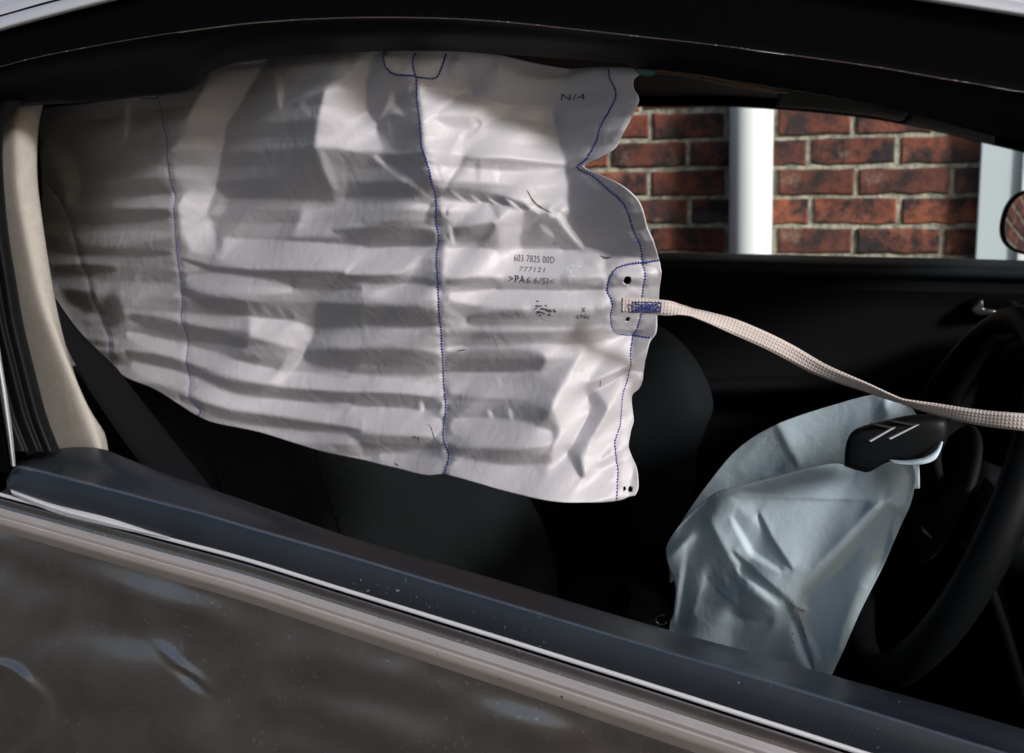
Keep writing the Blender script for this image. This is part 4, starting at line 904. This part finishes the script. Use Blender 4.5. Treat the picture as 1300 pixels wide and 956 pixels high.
t('P', [(0, 330), (200, 460), (180, 520), (60, 520), (0, 470)], .26, 10); t('P', [(0, 540), (230, 520), (300, 730), (0, 700)], .46, 14)
t('L', [(10, 210), (120, 320), (250, 430), (300, 560), (365, 730)], .16, 12); t('L', [(-20, 250), (60, 320), (205, 445)], .72, 9); t('L', [(262, 510), (300, 640), (345, 730)], .74, 14)
t('L', [(330, 560), (400, 700)], .62, 12); t('L', [(290, 430), (340, 470)], .8, 8); t('L', [(570, 355), (600, 372)], .95, 5)
t = TT(620, 640, 3.94)
t('P', [(905, 250), (960, 120), (1090, 0), (1100, 20), (1040, 150)], .78, 7)
t('P', [(905, 270), (1060, 160), (1100, 50), (1180, 200), (1250, 320), (1250, 480), (1090, 350), (1000, 600), (890, 620)], .28, 8); t('L', [(1000, 200), (960, 420), (930, 620)], .42, 12); t('L', [(1090, 350), (1170, 450), (1250, 500)], .15, 6)
t('P', [(1180, 350), (1260, 400), (1250, 490), (1200, 460)], .5, 6)
bx_, by_, bh = fields(830, 480, 1220, 900, PR, .52, .45, .85, .10, 1.0); bh = bh - bh.mean()
Hb = sampler(bx_, by_, tame(bh, ST, 5.0, 1.0))
bag = empty('steering_wheel_airbag', tuple(W(1130, 590, .16)), 'deflated blue-white airbag spilling from the steering wheel hub', 'airbag')
def boff(x, y): return .20 + (1150 - np.asarray(x)) * .00025 - (np.asarray(y) - 600) * .00018
def bag_surf(x, y, lift=0.0):
    x = np.asarray(x, float); y = np.asarray(y, float)
    return Wn(x, y, boff(x, y)) + DIRB * (Hb(x, y) * 1.2 / F + lift)[..., None]
ftopc = [(846, 700), (852, 684), (870, 660), (905, 629), (940, 617), (985, 605), (1030, 592), (1060, 587), (1075, 590), (1100, 599), (1116, 590), (1134, 584), (1152, 585), (1163, 590)]
fbotc = [(846, 960), (1000, 960), (1010, 955), (1165, 955)]
frgt = [(1160, 583), (1164, 605), (1156, 640), (1140, 675), (1123, 714), (1106, 748), (1089, 782), (1061, 845), (1035, 900), (1010, 960)]
flft = [(846, 690), (849, 715), (857, 745), (853, 780), (846, 810), (842, 960)]
def warp(topc, botc, rc, lc, n, m, it=12):
    tcx, bcx, rcx, lcx = [np.array(cr(q, 200)) for q in (topc, botc, rc, lc)]
    s, t = np.meshgrid(np.linspace(0, 1, n), np.linspace(0, 1, m)); x = tcx[0, 0] + s * (tcx[-1, 0] - tcx[0, 0]); y = np.interp(x, tcx[:, 0], tcx[:, 1]) * (1 - t) + np.interp(x, bcx[:, 0], bcx[:, 1]) * t
    for _ in range(it):
        x = np.interp(y, lcx[:, 1], lcx[:, 0]) * (1 - s) + np.interp(y, rcx[:, 1], rcx[:, 0]) * s
        y = np.interp(x, tcx[:, 0], tcx[:, 1]) * (1 - t) + np.interp(x, bcx[:, 0], bcx[:, 1]) * t
    return x, y
x, y = warp(ftopc, fbotc, frgt, flft, 200, 240)
o = mesh('front_panel', bag_surf(x, y).reshape(-1, 3), [q[::-1] for q in grid_faces(240, 200)], M['bagcloth'], uv=np.stack([x, y], -1).reshape(-1, 2) * .001); solid(o, .001, 0); adopt(o, bag)
# rear panel, further in
PRf = PR; PR = []
t = TT(930, 440, 3.514)
t('L', [(190, 350), (230, 440), (300, 540)], .3, 16); t('P', [(200, 330), (600, 215), (640, 330), (500, 400), (480, 500), (300, 540)], .6, 12); t('L', [(650, 290), (740, 240)], .35, 20); t('P', [(690, 220), (740, 225), (810, 300), (680, 300)], .95, 7)
t('P', [(0, 560), (180, 350), (250, 520), (0, 640)], .42, 12); t('L', [(140, 590), (220, 560)], .8, 8)
cx_, cy_, ch_ = fields(830, 480, 1220, 720, PR, .52, .45, .85, .10, 1.0); Hr = sampler(cx_, cy_, tame(ch_, ST, 3.0, .8))
x, y = warp([(852, 690), (862, 668), (880, 640), (905, 606), (930, 576), (955, 556), (985, 540), (1020, 526), (1060, 513), (1100, 502), (1125, 500), (1140, 503), (1155, 514), (1164, 528)],
            [(852, 740), (900, 700), (1000, 660), (1164, 620)], [(1162, 520), (1166, 540), (1168, 640)], [(860, 670), (850, 690), (850, 740)], 120, 90)
Pp = Wn(x, y, .27 + (1150 - x) * .00025) + DIRB * (Hr(x, y) * 1.25 / F)[..., None]
o = mesh('rear_panel', Pp.reshape(-1, 3), [q[::-1] for q in grid_faces(90, 120)], M['bagcloth'], uv=np.stack([x, y], -1).reshape(-1, 2) * .001); solid(o, .001, 0); adopt(o, bag)
# torn lip along the cover's lower edge
lip = loft('torn_lip', [[(1128, 584, .150), (1150, 585, .145), (1170, 582, .140), (1184, 575, .14), (1190, 568, .145), (1195, 560, .15)], [(1134, 588, .142), (1150, 590, .136), (1170, 589, .132), (1186, 584, .135), (1193, 574, .14), (1197, 561, .148)]], M['bagcloth'], n=40, th=.001); adopt(lip, bag)
for q, wd in (([(1003, 764), (1012, 772), (1022, 775)], 5), ([(1013, 776), (1018, 795), (1024, 812)], 3.5)):
    smear('rust_stain', q, wd, M['blood'], bag, surf=bag_surf, lift=.0009)
